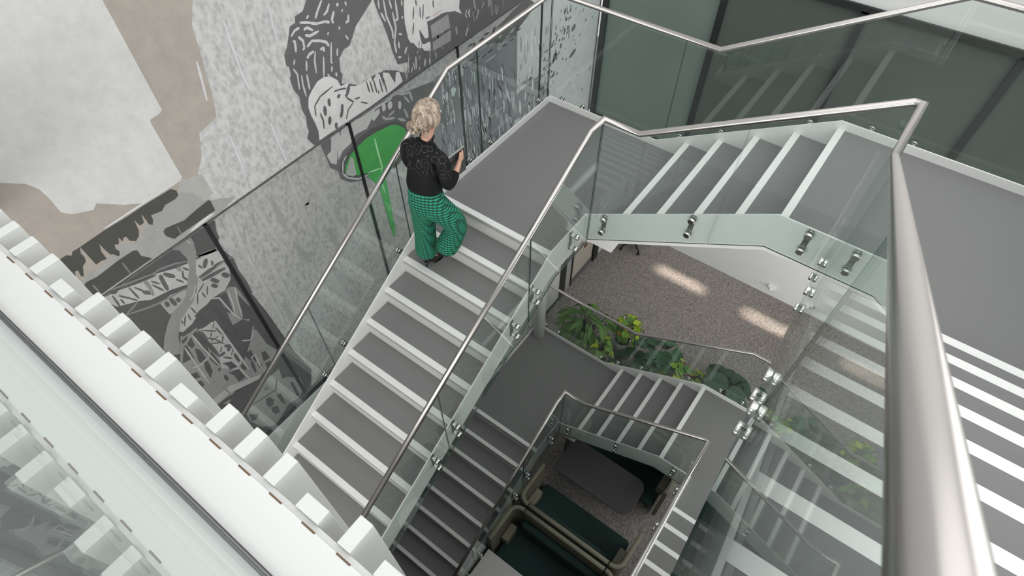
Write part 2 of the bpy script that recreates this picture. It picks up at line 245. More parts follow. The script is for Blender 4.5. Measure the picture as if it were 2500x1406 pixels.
MURAL_UP=[(1,7,0,"-2051,3140 -702,2876 -1130,2046 -1195,1931 -1227,1714 -1268,1479 -1300,1360 -1452,1325 -1506,1180 -1614,1045 -1598,807 -2007,788 -2518,739 -2775,848 -2928,1246 -3034,1935"),
(2,17,0,"-2051,3140 -1592,2816 -1581,2231 -1588,1580 -1608,1569 -1678,1564 -1684,1545 -1686,1122 -1885,1122 -1970,1117 -2080,1186 -2194,1289 -2228,1263 -2275,1283 -2334,1311 -2371,1357 -2371,1461 -2379,1537 -2412,1599 -2498,1671 -2698,1932"),
(3,0,0,"-2556,1106 -2499,1107 -2480,1084 -2462,1105 -2413,1103 -2259,1108 -2108,1102 -2064,1103 -1985,1105 -1787,1097 -1762,1066 -1767,1027 -1799,1016 -1870,1021 -1909,997 -1980,1016 -1985,976 -2005,949 -2022,969 -2020,999 -2023,1064 -2041,998 -2071,998 -2079,1060 -2093,972 -2112,938 -2144,917 -2174,947 -2175,986 -2193,989 -2209,971 -2213,1013 -2236,970 -2259,984 -2268,953 -2260,926 -2269,902 -2282,896 -2299,933 -2312,942 -2318,980 -2323,1047 -2342,995 -2344,929 -2372,938 -2411,939 -2414,1104 -2434,1066 -2433,1028 -2444,996 -2473,982 -2507,917 -2517,927 -2508,977 -2525,981 -2557,913 -2561,984"),
(3,0,0,"-2555,873 -2543,864 -2517,872 -2457,860 -2307,871 -2194,870 -2173,854 -2174,800 -2128,733 -2497,732 -2509,759 -2558,764"),
(3,0,0,"-1974,860 -1952,872 -1819,839 -1718,855 -1611,864 -1601,845 -1604,760 -1674,760 -1892,761 -1942,759 -1976,817"),
(4,18,0,"-1832,737 -1736,759 -1649,760 -1617,742 -1705,733 -1810,727"),
(2,6,0,"-2366,917 -2242,958 -2141,907 -2018,992 -1770,1053 -1678,983 -1637,869 -1428,755 -1573,720 -2606,720 -2586,894"),
(2,8,0,"-1706,1112 -1570,1067 -1557,892 -1619,870 -1720,903 -1783,1027"),
(3,1,0,"-347,1817 -384,1741 -435,1688 -507,1681 -519,1644 -570,1638 -598,1588 -637,1528 -678,1487 -688,1410 -671,1397 -678,1331 -694,1324 -696,1237 -669,1157 -682,1051 -668,982 -686,913 -683,867 -718,818 -677,726 -638,720 -519,720 -456,726 -334,725 0,722 17,720 392,720 392,799 275,885 179,935 24,959 -111,950 -200,1010 -275,1053 -250,1120 -260,1154 -241,1246 -184,1290 -120,1292 -56,1360 -23,1399 89,1460 175,1507 198,1603"),
(3,1,0,"221,1594 197,1493 215,1407 262,1233 294,1037 324,914 444,876 392,720 2633,720 233,1639"),
(4,18,0,"524,1475 488,1329 473,1207 484,1067 508,1016 536,1006 579,939 636,909 657,877 732,838 740,910 729,928 667,932 634,948 623,1027 625,1086 683,974 727,967 730,1082 723,1144 1018,1065 1090,1041 1179,978 1147,1041 1187,1216"),
(5,1,0,"721,1133 1000,1075 1059,800 754,807 738,1078"),
(6,5,0,"765,1054 998,1055 1008,927 763,938"),
(6,4,0,"766,904 1015,905 1002,807 757,825"),
(5,18,0,"-552,1148 -599,1110 -625,1042 -624,969 -612,906 -604,818 -622,738 -393,734 -49,723 212,730 345,745 325,847 286,861 256,773 210,894 146,933 130,808 107,941 79,955 21,917 17,963 -24,954 -93,959 -159,970 -217,1001 -222,1034 -293,1042 -309,1104 -361,1161 -422,1187 -484,1185"),
(3,18,14,"-2244,1119 -2033,1120 -1696,1115"),
(4,2,12,"-2502,829 -2503,746"),
(4,2,12,"-2290,841 -2291,738"),
(4,2,10,"-1882,829 -1885,750"),
(2,15,18,"-1000,1870 -1008,1756 -1020,1524 -1010,1382"),
(2,15,16,"-1263,1732 -1284,1619 -1310,1488"),
(2,15,20,"-1273,1197 -1282,1029 -1286,865"),
(2,15,23,"-958,1105 -957,925 -950,747"),
(2,15,18,"-669,1832 -688,1706 -694,1567"),
(2,9,15,"-814,1762 -830,1574 -757,1324"),
(2,9,19,"-1102,945 -1080,817"),
(2,9,15,"-1066,1634 -1071,1521"),
(6,18,33,"718,1116 977,1106"),
(6,16,22,"799,1123 942,1115"),
(5,1,15,"597,1284 570,1193"),
(5,1,15,"667,1254 654,1168"),
(5,1,15,"710,1259 680,1145"),
(5,1,15,"572,1163 542,1076"),
(5,1,16,"828,1244 822,1183"),
(5,1,15,"627,1332 630,1281"),
(4,9,22,"541,879 528,769"),
(4,9,23,"652,805 632,742"),
(4,9,21,"444,876 439,814"),
(6,1,13,"-425,1078 -499,1066 -570,1022 -586,940"),
(6,1,15,"-217,852 -280,824 -324,758"),
(6,1,14,"-368,1035 -320,1027 -248,1000"),
(6,1,15,"-143,816 -77,766"),
(6,1,14,"-536,879 -548,803"),
(6,1,14,"-542,945 -532,851"),
(6,1,14,"-275,960 -259,914 -209,854"),
(6,1,13,"-486,1064 -366,1082"),
(6,1,16,"65,811 57,782"),
(6,1,15,"-196,872 -138,858"),
(6,1,31,"-324,900 -341,847 -371,800"),
(6,1,31,"-467,870 -489,806"),
(6,1,30,"-319,984 -352,972"),
(6,1,32,"-428,788 -438,735"),
(6,1,30,"-488,976 -501,896"),
(6,1,31,"-214,1012 -259,939"),
(6,1,30,"-433,1011 -440,948"),
(6,1,17,"-41,949 -31,844"),
(6,1,17,"-5,937 4,825"),
(6,1,18,"34,924 42,803"),
(6,1,18,"96,899 104,770"),
(6,1,18,"141,883 148,745"),
(5,13,19,"-265,1692 -321,1640 -355,1601"),
(5,13,19,"-210,1646 -243,1606 -280,1593"),
(5,13,20,"-185,1582 -220,1537 -217,1506"),
(5,13,18,"-401,1645 -425,1631"),
(5,13,19,"-487,1632 -423,1604 -360,1567 -282,1549 -244,1527"),
(5,13,18,"-499,1601 -541,1601 -584,1577"),
(5,13,19,"-471,1574 -440,1575 -397,1536"),
(5,13,19,"-473,1536 -437,1514 -354,1512"),
(5,13,19,"-530,1552 -502,1509 -508,1461 -525,1449"),
(5,13,18,"-583,1542 -567,1535 -583,1462"),
(5,13,20,"-485,1455 -432,1476 -365,1445 -316,1412 -303,1374"),
(5,13,20,"-512,1380 -486,1399 -439,1402"),
(5,13,20,"-385,1387 -352,1387 -356,1357"),
(5,13,20,"-133,1619 -152,1602"),
(5,13,21,"-67,1506 -80,1466 -109,1463"),
(5,11,15,"-428,1397 -456,1337 -472,1246"),
(5,11,16,"-373,1327 -421,1180"),
(5,11,16,"-276,1393 -321,1258 -312,1243"),
(5,11,15,"-523,1370 -545,1300"),
(5,11,16,"-554,1278 -561,1215 -567,1161"),
(5,11,15,"-645,1368 -627,1316 -650,1206"),
(5,11,15,"-597,1294 -610,1224 -613,1129"),
(5,11,17,"-378,1192 -371,1154"),
(5,11,17,"-303,1165 -307,1132"),
(5,11,17,"-325,1227 -338,1188"),
(5,11,17,"-236,1326 -253,1274"),
(5,11,17,"-135,1380 -119,1341"),
(5,11,16,"-110,1565 -116,1547"),
(5,11,16,"-71,1603 -67,1572"),
(5,11,16,"-170,1464 -180,1443"),
(5,11,15,"-276,1471 -289,1451"),
(5,11,15,"-611,1424 -630,1391"),
(5,12,17,"236,1487 233,1420"),
(5,12,18,"290,1465 290,1342 327,1209 320,1143"),
(5,12,18,"345,1442 359,1372"),
(5,12,19,"360,1345 369,1213 327,1105 330,1013"),
(5,12,19,"409,1416 405,1265 375,1272"),
(5,12,18,"241,1390 273,1306"),
(5,12,18,"473,1390 472,1347"),
(5,12,19,"387,1153 423,1131"),
(5,12,20,"374,1094 369,1037"),
(5,12,20,"455,1008 420,963"),
(5,12,19,"462,1268 450,1251"),
(5,12,20,"341,971 375,954"),
(5,10,15,"1740,1031 1726,993 1735,936"),
(5,4,23,"1369,1044 1353,1019 1377,930"),
(5,10,20,"1242,819 1233,793 1209,753"),
(5,3,25,"1623,893 1606,850 1622,771"),
(5,4,19,"1698,1039 1701,1009 1678,970"),
(5,10,14,"1410,923 1407,886 1375,847"),
(5,10,12,"1486,1167 1495,1132 1477,1090"),
(5,4,22,"1712,830 1694,790 1677,756"),
(5,4,22,"1574,973 1567,928 1566,897"),
(5,3,27,"1604,918 1608,885 1608,815"),
(5,14,21,"1756,1035 1766,983 1753,955"),
(5,3,18,"1341,933 1329,909 1350,837"),
(5,4,22,"1587,939 1597,908 1555,882"),
(5,3,16,"1799,888 1791,871 1789,776"),
(5,3,15,"1256,853 1253,816 1254,790"),
(5,14,23,"2121,949 2123,899 2125,831"),
(5,4,12,"1680,1055 1662,1019 1685,954"),
(5,4,25,"1089,901 1088,881 1090,826"),
(5,14,11,"1250,987 1227,949 1245,915"),
(5,3,25,"1677,858 1664,821 1660,783"),
(5,10,12,"1259,1261 1249,1222 1253,1188"),
(5,14,17,"1871,938 1863,916 1872,872"),
(5,4,16,"1488,959 1490,930 1457,910"),
(5,4,19,"1367,1135 1363,1101 1371,1034"),
(5,3,19,"2427,801 2433,755 2405,729"),
(5,3,24,"1386,1214 1385,1190 1388,1152"),
(5,10,20,"1649,1085 1655,1058 1615,1008"),
(5,14,14,"1295,974 1272,952 1286,902"),
(5,4,15,"410,813 407,750"),
(5,10,13,"946,945 953,919"),
(5,4,11,"633,953 618,915"),
(5,4,9,"602,982 589,960"),
(5,4,15,"608,988 592,949"),
(5,10,15,"475,804 467,764"),
(5,4,13,"586,869 580,829"),
(5,4,11,"886,850 866,794"),
(5,10,12,"513,802 502,771"),
(5,10,15,"501,843 503,802"),
(5,4,10,"894,829 886,774"),
(5,4,9,"457,948 452,901"),
(5,4,15,"902,962 899,919"),
(5,10,18,"704,787 703,720"),
(5,4,17,"797,785 788,737"),
(5,10,12,"796,828 777,778"),
(5,4,15,"839,953 844,888"),
(5,10,12,"573,772 556,739"),
(5,4,17,"482,819 479,779"),
(5,10,11,"439,813 425,784"),
(5,4,14,"864,908 862,857"),
(5,4,13,"718,868 711,807"),
(5,10,10,"577,916 563,895"),
(5,4,13,"718,812 712,786"),
(5,4,10,"872,877 866,819"),
(5,10,16,"982,871 992,833"),
(5,10,14,"461,910 443,862"),
(5,4,11,"596,944 601,898"),
]
MURAL_LOW_C=[(70,70,70),(70,150,82),(72,146,80),(74,74,74),(76,76,76),(78,78,78),(80,80,80),(82,82,82),(84,84,84),(86,86,86),(92,92,98),(96,96,96),(96,98,104),(100,102,108),(104,104,110),(110,110,110),(112,112,112),(118,120,126),(120,120,120),(120,122,124),(120,122,128),(122,122,122),(122,123,128),(128,128,128),(128,130,134),(140,140,140),(140,142,147),(140,190,145),(141,141,141),(146,146,146),(148,148,148),(150,150,150),(150,152,156),(150,155,150),(150,200,155),(156,156,156),(157,157,157),(158,158,158),(160,165,168),(165,165,165),(165,167,170),(165,167,171),(168,168,168),(170,170,170),(172,172,172),(185,188,192),(186,188,190),(190,196,196),(205,207,208)]
MURAL_LOW=[(1,4,0,"-1633,658 -1628,642 -1685,473 -1762,407 -1718,223 -1676,-77 -1631,-472 -1588,-1205 -1523,-1611 -1650,-1956 -2493,-1882 -3423,-87 -2928,658"),
(2,6,0,"-1681,602 -1656,580 -1660,503 -1687,467 -1688,399 -1647,242 -1658,145 -1658,102 -1647,-41 -1653,-181 -1694,-176 -1654,-248 -1649,-513 -1651,-899 -1677,-1046 -1731,-1013 -1726,-693 -1701,-207 -1708,291 -1718,590"),
(2,6,0,"-1613,-709 -1644,-923 -1642,-1195 -1667,-1371 -1685,-1151 -1721,-969 -1731,-614 -1693,-615"),
(5,18,0,"-1840,658 -1837,600 -1857,515 -1943,357 -1944,309 -2067,151 -2157,109 -2232,70 -2307,-47 -2363,-212 -2477,-114 -2395,25 -2311,125 -2245,182 -2135,208 -2088,242 -2003,369 -1958,434 -1935,512 -1943,616 -1845,658"),
(5,18,0,"-1848,658 -1832,653 -1835,591 -1889,544 -1941,555 -1947,619 -1985,658"),
(3,35,0,"-2489,658 -2415,642 -2260,580 -2158,569 -2031,505 -1936,475 -1768,426 -1699,402 -1705,297 -1785,316 -1964,281 -2039,324 -2152,375 -2291,410 -2357,465 -2479,535 -2502,607 -2495,658"),
(3,25,0,"-2259,326 -2171,339 -2058,286 -2095,216 -2212,154 -2256,194"),
(3,31,0,"-1964,281 -1725,283 -1713,198 -1748,96 -1829,39 -1952,54 -2122,-3 -2243,-67 -2278,-5 -2192,123 -2099,151 -2011,212"),
(3,30,0,"-2168,-93 -2066,-136 -2026,-163 -2033,-345 -2015,-515 -2039,-790 -2105,-819 -2200,-663 -2158,-517 -2153,-310 -2159,-152"),
(2,21,0,"-2293,-57 -2168,-93 -2184,-374 -2157,-573 -2055,-826 -1837,-594 -1799,-427 -1838,-352 -1930,-335 -1915,-214 -1898,19 -1793,43 -1748,-4 -1737,-69 -1725,-261 -1789,-502 -1774,-807 -1727,-985 -1874,-1138 -1952,-1107 -2164,-981 -2339,-1109 -2504,-847 -2446,-345"),
(4,3,0,"-2215,-123 -2184,-112 -2172,-165 -2181,-327 -2204,-413 -2227,-405 -2228,-236"),
(4,3,0,"-2293,-164 -2237,-135 -2253,-235 -2283,-243"),
(4,3,0,"-2311,-102 -2252,-97 -2268,-127 -2312,-140"),
(4,3,0,"-2318,-163 -2300,-176 -2315,-342 -2406,-305"),
(4,3,0,"-2266,-259 -2244,-319 -2247,-432 -2303,-449 -2303,-390"),
(4,3,0,"-2224,-440 -2185,-416 -2184,-593 -2216,-607 -2228,-490"),
(4,3,0,"-2280,-464 -2250,-471 -2269,-614 -2318,-672 -2307,-538"),
(4,3,0,"-2417,-463 -2368,-498 -2372,-572 -2417,-542"),
(4,3,0,"-2419,-585 -2385,-611 -2386,-681 -2427,-693"),
(4,3,0,"-2172,-620 -2105,-677 -2091,-789 -2156,-753 -2151,-696"),
(4,3,0,"-2180,-773 -2092,-824 -2091,-973 -2157,-966 -2155,-845"),
(4,3,0,"-1994,-709 -1914,-733 -1929,-818 -1975,-852"),
(4,3,0,"-1855,-856 -1817,-887 -1817,-1002 -1880,-979"),
(4,3,0,"-1880,-1016 -1825,-1040 -1847,-1112 -1888,-1093"),
(4,3,0,"-1905,18 -1828,26 -1870,-236 -1900,-97"),
(4,3,0,"-1770,-44 -1741,-233 -1726,-328 -1773,-417 -1833,-357"),
(4,3,0,"-1983,-34 -1963,-47 -1929,-440 -1954,-494 -1988,-473 -1986,-162"),
(4,3,0,"-1945,-505 -1931,-490 -1844,-575 -1874,-593 -1939,-540"),
(4,3,0,"-1747,-325 -1776,-475 -1817,-532 -1858,-525 -1818,-468"),
(5,29,0,"-2264,-900 -1953,-1107 -2006,-1136 -2274,-1001"),
(5,29,0,"-2421,-905 -2287,-917 -2282,-1001 -2421,-1010"),
(3,23,0,"-2266,-1355 -1977,-1218 -1794,-1225 -1756,-1455 -1668,-1580 -1681,-1764 -1769,-1844 -1913,-1804 -2128,-1927 -2239,-1767 -2290,-1553"),
(4,4,0,"-2060,-1452 -2014,-1466 -2001,-1559 -2037,-1622 -2079,-1599 -2081,-1521"),
(4,4,0,"-2064,-1624 -1999,-1681 -2017,-1791 -2065,-1775 -2076,-1695"),
(4,4,0,"-2261,-1452 -2189,-1555 -2235,-1600 -2280,-1570"),
(4,4,0,"-1954,-1529 -1911,-1552 -1929,-1777 -1953,-1679"),
(4,4,0,"-1795,-1185 -1718,-1251 -1728,-1452 -1824,-1384"),
(4,4,0,"-1780,-1517 -1751,-1559 -1761,-1824 -1792,-1807"),
(4,4,0,"-1681,-1449 -1644,-1543 -1683,-1572"),
(4,5,0,"-1799,-2000 -1757,-2018 -1768,-2099 -1802,-2060"),
(4,5,0,"-1978,-2186 -1913,-2195 -1931,-2268 -1984,-2227"),
(4,5,0,"-2193,-1996 -2140,-2023 -2155,-2082 -2199,-2054"),
(4,5,0,"-2173,-2242 -2147,-2272 -2169,-2304"),
(4,5,0,"-1926,-2104 -1871,-2112 -1885,-2174"),
(3,11,0,"-594,658 -592,602 -580,502 -575,404 -512,330 -510,236 -419,129 -307,72 -179,54 320,-25 466,205 1179,106 1408,140 2089,-180 2086,400 2438,529 2273,658 2132,658 1007,450 278,622 126,658"),
(4,42,0,"-391,658 -391,604 -436,563 -485,437 -507,394 -555,441 -570,531 -519,547 -484,649 -487,658"),
(4,43,0,"-183,658 -154,651 44,651 230,642 224,618 22,630 -37,568 -111,514 -237,535 -317,486 -409,474 -474,423 -446,555 -391,604 -376,650 -360,658"),
(5,6,0,"-462,232 -491,322 -460,391 -367,431 -276,460 -220,482 -68,487 109,437 223,390 328,281 362,175 303,-13 115,-70 -60,-14 -220,67 -368,157"),
(6,2,0,"-450,270 -425,322 -347,389 -238,420 -134,434 -9,421 168,386 232,348 314,259 324,175 243,68 83,-5 -72,11 -212,94 -328,148 -431,226"),
(7,33,0,"-435,267 -353,370 -327,346 -339,168 -380,173 -445,235"),
(6,44,0,"-33,614 69,617 65,570 -20,537 -37,568"),
(6,1,0,"-234,79 -33,25 -35,-203 -44,-525 -62,-807 -96,-871 -107,-737 -120,-380 -130,-133"),
(4,22,0,"781,531 1392,522 2085,351 2088,-259 2033,-725 1899,-1392 1413,-1048 748,-935 613,-482"),
(5,47,0,"863,295 1041,304 1067,259 1029,211 850,210"),
(5,19,0,"846,181 1029,211 1028,-55 812,-41"),
(4,24,0,"1821,-344 2085,-366 2456,-350 2760,-740 2402,-754 1813,-656"),
(1,46,0,"3840,-2944 1895,-1667 2088,-207 2084,658 3840,658"),
(2,36,39,"-1507,627 -1544,302 -1542,-160 -1543,-832"),
(2,36,36,"-1311,556 -1278,258 -1204,-217"),
(2,36,36,"-958,629 -958,415 -943,-26"),
(2,36,47,"-817,614 -724,191 -675,-254 -633,-820"),
(2,36,36,"-1456,410 -1520,84"),
(2,36,43,"-1399,72 -1401,-361 -1367,-901"),
(2,36,70,"-965,-502 -732,-1796"),
(2,36,51,"-507,264 -463,-435 -351,-1092"),
(2,28,43,"-1164,528 -1150,150"),
(2,28,38,"-1426,475 -1501,310"),
(2,28,44,"-820,311 -958,184"),
(2,28,51,"-1142,-59 -1062,-351"),
(2,28,56,"-1469,-528 -1456,-866"),
(2,28,57,"-794,-153 -719,-556"),
(2,28,57,"-472,-104 -392,-382"),
(2,37,25,"-913,243 -724,191 -499,212"),
(2,37,28,"-1351,-354 -1062,-351"),
(6,31,11,"-1870,658 -1855,609"),
(6,31,12,"-1987,271 -2042,201 -2084,178"),
(4,8,13,"-2413,647 -2337,628 -2228,578 -2164,559"),
(4,8,15,"-2051,531 -1956,494"),
(4,8,13,"-2428,603 -2395,545 -2358,474"),
(4,8,13,"-2456,633 -2466,513"),
(4,8,13,"-2433,570 -2433,516"),
(4,8,14,"-2348,609 -2343,481"),
(4,8,14,"-2322,583 -2288,502"),
(4,8,14,"-2216,543 -2181,477"),
(4,8,14,"-2223,512 -2187,404"),
(4,8,15,"-2007,451 -2028,401 -2014,347"),
(4,8,15,"-2078,427 -2045,358"),
(4,8,15,"-1994,477 -1970,422"),
(4,8,16,"-1895,405 -1881,360"),
(4,8,16,"-1797,367 -1808,321"),
(4,8,32,"-2298,512 -2259,447"),
(4,8,32,"-2146,541 -2155,474 -2163,387"),
(4,8,33,"-2122,533 -2073,446"),
(4,8,35,"-1823,415 -1869,348"),
(4,8,29,"-2448,662 -2421,633"),
(4,18,27,"-2245,587 -2245,511 -2260,425"),
(4,18,29,"-2024,506 -2015,459"),
(4,18,31,"-1875,479 -1725,425"),
(4,16,17,"-2455,684 -2172,582 -2128,584 -2016,543 -1931,485"),
(4,16,20,"-1864,476 -1685,404"),
(3,15,17,"-2472,432 -2357,465"),
(3,15,18,"-2472,432 -2355,374 -2263,339 -2053,297"),
(3,15,20,"-1966,290 -1722,288 -1645,273"),
(4,6,30,"-2225,314 -2227,257"),
(4,6,31,"-2186,313 -2181,223"),
(4,6,31,"-2146,278 -2148,230"),
(4,7,36,"-1940,305 -1796,294"),
(4,7,38,"-1934,267 -1740,224"),
(4,7,38,"-1875,224 -1835,149"),
(4,7,39,"-1784,200 -1746,129"),
(4,7,38,"-1893,174 -1863,118"),
(4,8,12,"-2012,187 -2055,103"),
(4,8,13,"-1982,173 -1980,101"),
(4,8,13,"-1924,189 -1960,115"),
(4,8,13,"-2109,118 -2104,32"),
(4,8,13,"-2175,86 -2224,5"),
(4,8,12,"-2219,72 -2223,31"),
(4,8,13,"-2154,79 -2165,10"),
(4,8,12,"-1933,232 -2012,187"),
(4,4,56,"-2124,5 -1975,21"),
(4,4,57,"-2283,-60 -2085,-57"),
(4,4,59,"-2164,-98 -2056,-129"),
(4,9,14,"-2149,-145 -2061,-261"),
(4,9,14,"-2037,-171 -2070,-210"),
(4,9,14,"-2096,-238 -2122,-276"),
(4,9,14,"-2148,-316 -2065,-326"),
(4,9,14,"-2150,-252 -2106,-327"),
(4,9,15,"-2106,-327 -2068,-448"),
(4,9,15,"-2036,-351 -2072,-411"),
(4,9,15,"-2151,-334 -2079,-413"),
(4,9,15,"-2098,-452 -2133,-494"),
(4,9,16,"-2138,-564 -2083,-660"),
(4,9,16,"-2015,-547 -2076,-614"),
(4,9,15,"-2050,-224 -2042,-334"),
(4,9,15,"-2151,-334 -2156,-541"),
(4,7,37,"-2075,-461 -2018,-554"),
(4,7,36,"-2161,-523 -2102,-534"),
(4,7,33,"-2159,-152 -2156,-276"),
(4,7,36,"-2059,-502 -2069,-555"),
(4,4,30,"-1929,-818 -1931,-911"),
(4,4,31,"-1924,-932 -1929,-1036"),
(4,4,28,"-2217,-758 -2222,-847"),
(4,4,29,"-2058,-799 -2049,-896"),
(4,4,31,"-1970,-858 -1990,-1028"),
(4,4,27,"-2019,-586 -2023,-706"),
(4,4,28,"-2051,-623 -2054,-757"),
(4,4,26,"-2217,-639 -2226,-673"),
(4,4,27,"-1774,-520 -1797,-556"),
(4,4,25,"-2013,-318 -2011,-445"),
(4,4,24,"-1924,-90 -1891,-193"),
(4,4,23,"-1929,8 -1924,-90"),
(5,31,14,"-2223,-114 -2219,-309 -2201,-605"),
(5,31,14,"-2321,-179 -2336,-421 -2351,-709"),
(5,31,14,"-1950,58 -1900,13 -1876,-219 -1848,-341"),
(5,31,14,"-1752,1 -1791,-141 -1826,-325"),
(5,31,14,"-1815,12 -1832,-125 -1862,-235"),
(5,31,15,"-2212,-445 -2312,-453 -2375,-421"),
(5,31,15,"-2023,-157 -2026,-448 -2025,-929"),
(5,31,16,"-1939,-556 -1874,-626 -1813,-558"),
(5,31,17,"-2145,-762 -2084,-823 -2070,-1029"),
(5,31,17,"-1961,-822 -1912,-816 -1929,-1036"),
(6,4,49,"-2421,-1010 -2191,-1087 -2010,-1144"),
(4,6,21,"-2206,-1366 -1939,-1452"),
(4,6,20,"-2019,-1318 -1978,-1339"),
(4,6,21,"-1868,-1321 -1938,-1468"),
(4,8,26,"-2208,-2212 -1988,-2238"),
(4,8,25,"-2053,-2158 -1967,-2085"),
(4,8,25,"-1755,-1959 -1630,-1994"),
(4,8,25,"-2062,-2108 -2115,-2170"),
(7,34,18,"-55,377 -53,223 -45,42 -62,13"),
(7,34,18,"-212,94 -63,46"),
(6,43,17,"-474,272 -439,200 -338,111 -177,61"),
(6,43,15,"-474,272 -442,371 -390,410"),
(6,43,15,"-237,535 -136,571 -27,575"),
(6,44,49,"197,613 189,540"),
(6,44,48,"124,633 116,561"),
(6,44,45,"306,551 300,476"),
(6,31,22,"80,526 119,474 223,427"),
(6,31,22,"230,495 157,488"),
(6,31,24,"253,401 338,328"),
(6,31,24,"346,449 377,335"),
(6,31,23,"254,670 352,595 445,565 462,470"),
(6,31,23,"372,563 425,469"),
(7,27,19,"-104,-35 -76,-251"),
(6,45,13,"1339,-71 1352,-139 1353,-260"),
(6,41,23,"1102,-781 1095,-893 1137,-997"),
(6,45,14,"1050,502 1063,430 1071,358"),
(6,10,14,"1715,97 1718,10 1759,-119"),
(6,10,26,"1928,-443 1933,-549 1983,-605"),
(6,41,14,"1223,-171 1233,-272 1264,-311"),
(6,45,16,"1733,-44 1757,-105 1782,-239"),
(6,45,18,"1458,-380 1464,-469 1458,-572"),
(6,41,11,"965,-183 970,-265 961,-326"),
(6,45,12,"890,-276 892,-367 911,-471"),
(6,10,14,"1433,-597 1454,-682 1441,-755"),
(6,41,17,"1207,-331 1206,-403 1217,-468"),
(6,41,11,"1568,171 1584,78 1588,-21"),
(6,14,20,"1031,-415 1023,-505 1034,-660"),
(6,10,12,"1481,169 1499,106 1475,-38"),
(6,41,20,"904,-659 898,-706 898,-836"),
(6,10,11,"1240,293 1235,228 1266,171"),
(6,14,20,"1284,-527 1299,-627 1288,-731"),
(6,41,15,"1522,-140 1520,-230 1561,-296"),
(6,14,11,"1022,-26 1027,-105 1026,-146"),
(6,14,20,"1557,-507 1568,-595 1605,-670"),
(6,10,13,"1549,-442 1553,-498 1552,-628"),
(6,41,20,"786,-485 779,-541 790,-659"),
(6,14,29,"2000,-767 2001,-858 2044,-1019"),
(6,45,10,"1307,349 1323,300 1300,189"),
(6,41,16,"1432,-270 1450,-324 1473,-484"),
(6,10,21,"1828,32 1840,-21 1882,-118"),
(6,41,12,"927,537 935,474 935,402"),
(6,10,21,"1564,-6 1581,-56 1573,-190"),
(6,14,14,"1998,-678 2006,-789 2041,-863"),
(6,10,9,"899,306 896,252 926,149"),
(6,10,24,"707,-570 700,-633 696,-768"),
(6,14,16,"1376,-56 1374,-112 1389,-280"),
(6,10,16,"1329,-82 1333,-135 1350,-228"),
(6,45,28,"1633,-678 1631,-792 1684,-921"),
(6,10,12,"1202,-464 1213,-544 1200,-678"),
(6,41,22,"1698,-955 1694,-1071 1711,-1134"),
(6,41,15,"2033,-378 2038,-430 2088,-654"),
(6,45,19,"1570,-235 1575,-340 1575,-464"),
(6,45,22,"1423,-773 1417,-866 1419,-967"),
(6,41,18,"1853,-848 1856,-932 1898,-1044"),
(6,10,22,"1128,-495 1123,-556 1132,-696"),
(6,41,21,"1366,-991 1368,-1100 1366,-1191"),
(6,14,12,"1349,-789 1362,-849 1384,-994"),
(6,14,22,"1231,-8 1234,-93 1234,-131"),
(6,10,13,"962,-150 959,-219 967,-356"),
(6,10,18,"779,-142 795,-204 757,-342"),
(6,10,14,"1500,77 1500,21 1499,-74"),
(6,41,17,"1740,-422 1762,-538 1780,-647"),
(6,45,24,"1189,-549 1179,-656 1186,-726"),
(6,14,20,"1574,-574 1577,-664 1623,-777"),
(6,41,16,"867,420 865,336 851,246"),
(6,10,15,"975,-354 974,-408 983,-595"),
(6,10,19,"1192,-368 1188,-454 1182,-603"),
(6,10,18,"942,364 951,304 948,190"),
(6,14,22,"839,-244 830,-317 839,-462"),
(6,10,21,"1181,-398 1188,-473 1178,-584"),
(6,14,20,"1133,157 1137,74 1122,-36"),
(6,45,20,"1787,-812 1797,-893 1846,-1095"),
(6,41,22,"1354,-614 1370,-715 1372,-756"),
(6,45,24,"1304,-74 1320,-184 1308,-192"),
(6,41,16,"1187,484 1182,430 1182,341"),
(6,10,14,"2018,-22 2040,-127 2036,-195"),
(6,10,27,"1569,-352 1578,-457 1569,-537"),
(6,41,20,"1618,-939 1638,-1056 1620,-1145"),
(6,45,26,"1478,-385 1487,-461 1502,-535"),
(6,14,23,"1358,-574 1352,-682 1384,-817"),
(6,10,14,"1058,551 1060,489 1079,410"),
(6,10,21,"1746,-2 1753,-73 1794,-174"),
(6,41,22,"2000,-272 2026,-333 2031,-461"),
(6,41,28,"1789,-447 1791,-539 1799,-584"),
(6,10,10,"867,-200 877,-298 875,-341"),
(6,41,13,"1824,-191 1848,-256 1861,-357"),
(6,45,17,"982,-320 987,-393 1003,-486"),
(6,10,14,"1034,-355 1028,-443 1054,-563"),
(6,41,19,"1231,-124 1246,-198 1244,-340"),
(6,45,13,"970,189 986,137 961,51"),
(6,45,20,"1341,-64 1349,-149 1334,-223"),
(6,10,12,"1621,-184 1641,-253 1626,-398"),
(6,45,18,"973,315 964,245 983,144"),
(6,10,18,"1261,-90 1267,-160 1263,-278"),
(6,10,10,"964,4 981,-52 977,-145"),
(6,14,19,"969,325 978,255 985,119"),
(6,10,17,"1150,311 1159,223 1145,134"),
(6,41,27,"1625,-783 1645,-847 1665,-968"),
(6,41,20,"1767,-739 1797,-819 1821,-932"),
(6,41,14,"946,355 952,277 958,189"),
(6,10,21,"826,-538 826,-587 831,-678"),
(6,41,20,"981,192 995,114 974,30"),
(6,10,22,"1252,-514 1246,-623 1275,-726"),
(6,14,19,"1323,-188 1323,-259 1333,-316"),
(6,45,16,"1497,157 1503,73 1508,-21"),
(6,10,12,"1616,103 1619,15 1622,-37"),
(6,14,16,"1201,-866 1209,-983 1218,-1058"),
(6,41,18,"1030,489 1028,410 1052,305"),
(6,10,23,"1272,-698 1285,-755 1277,-933"),
(6,41,24,"1971,-255 1985,-306 2032,-519"),
(6,10,10,"865,127 866,64 852,-27"),
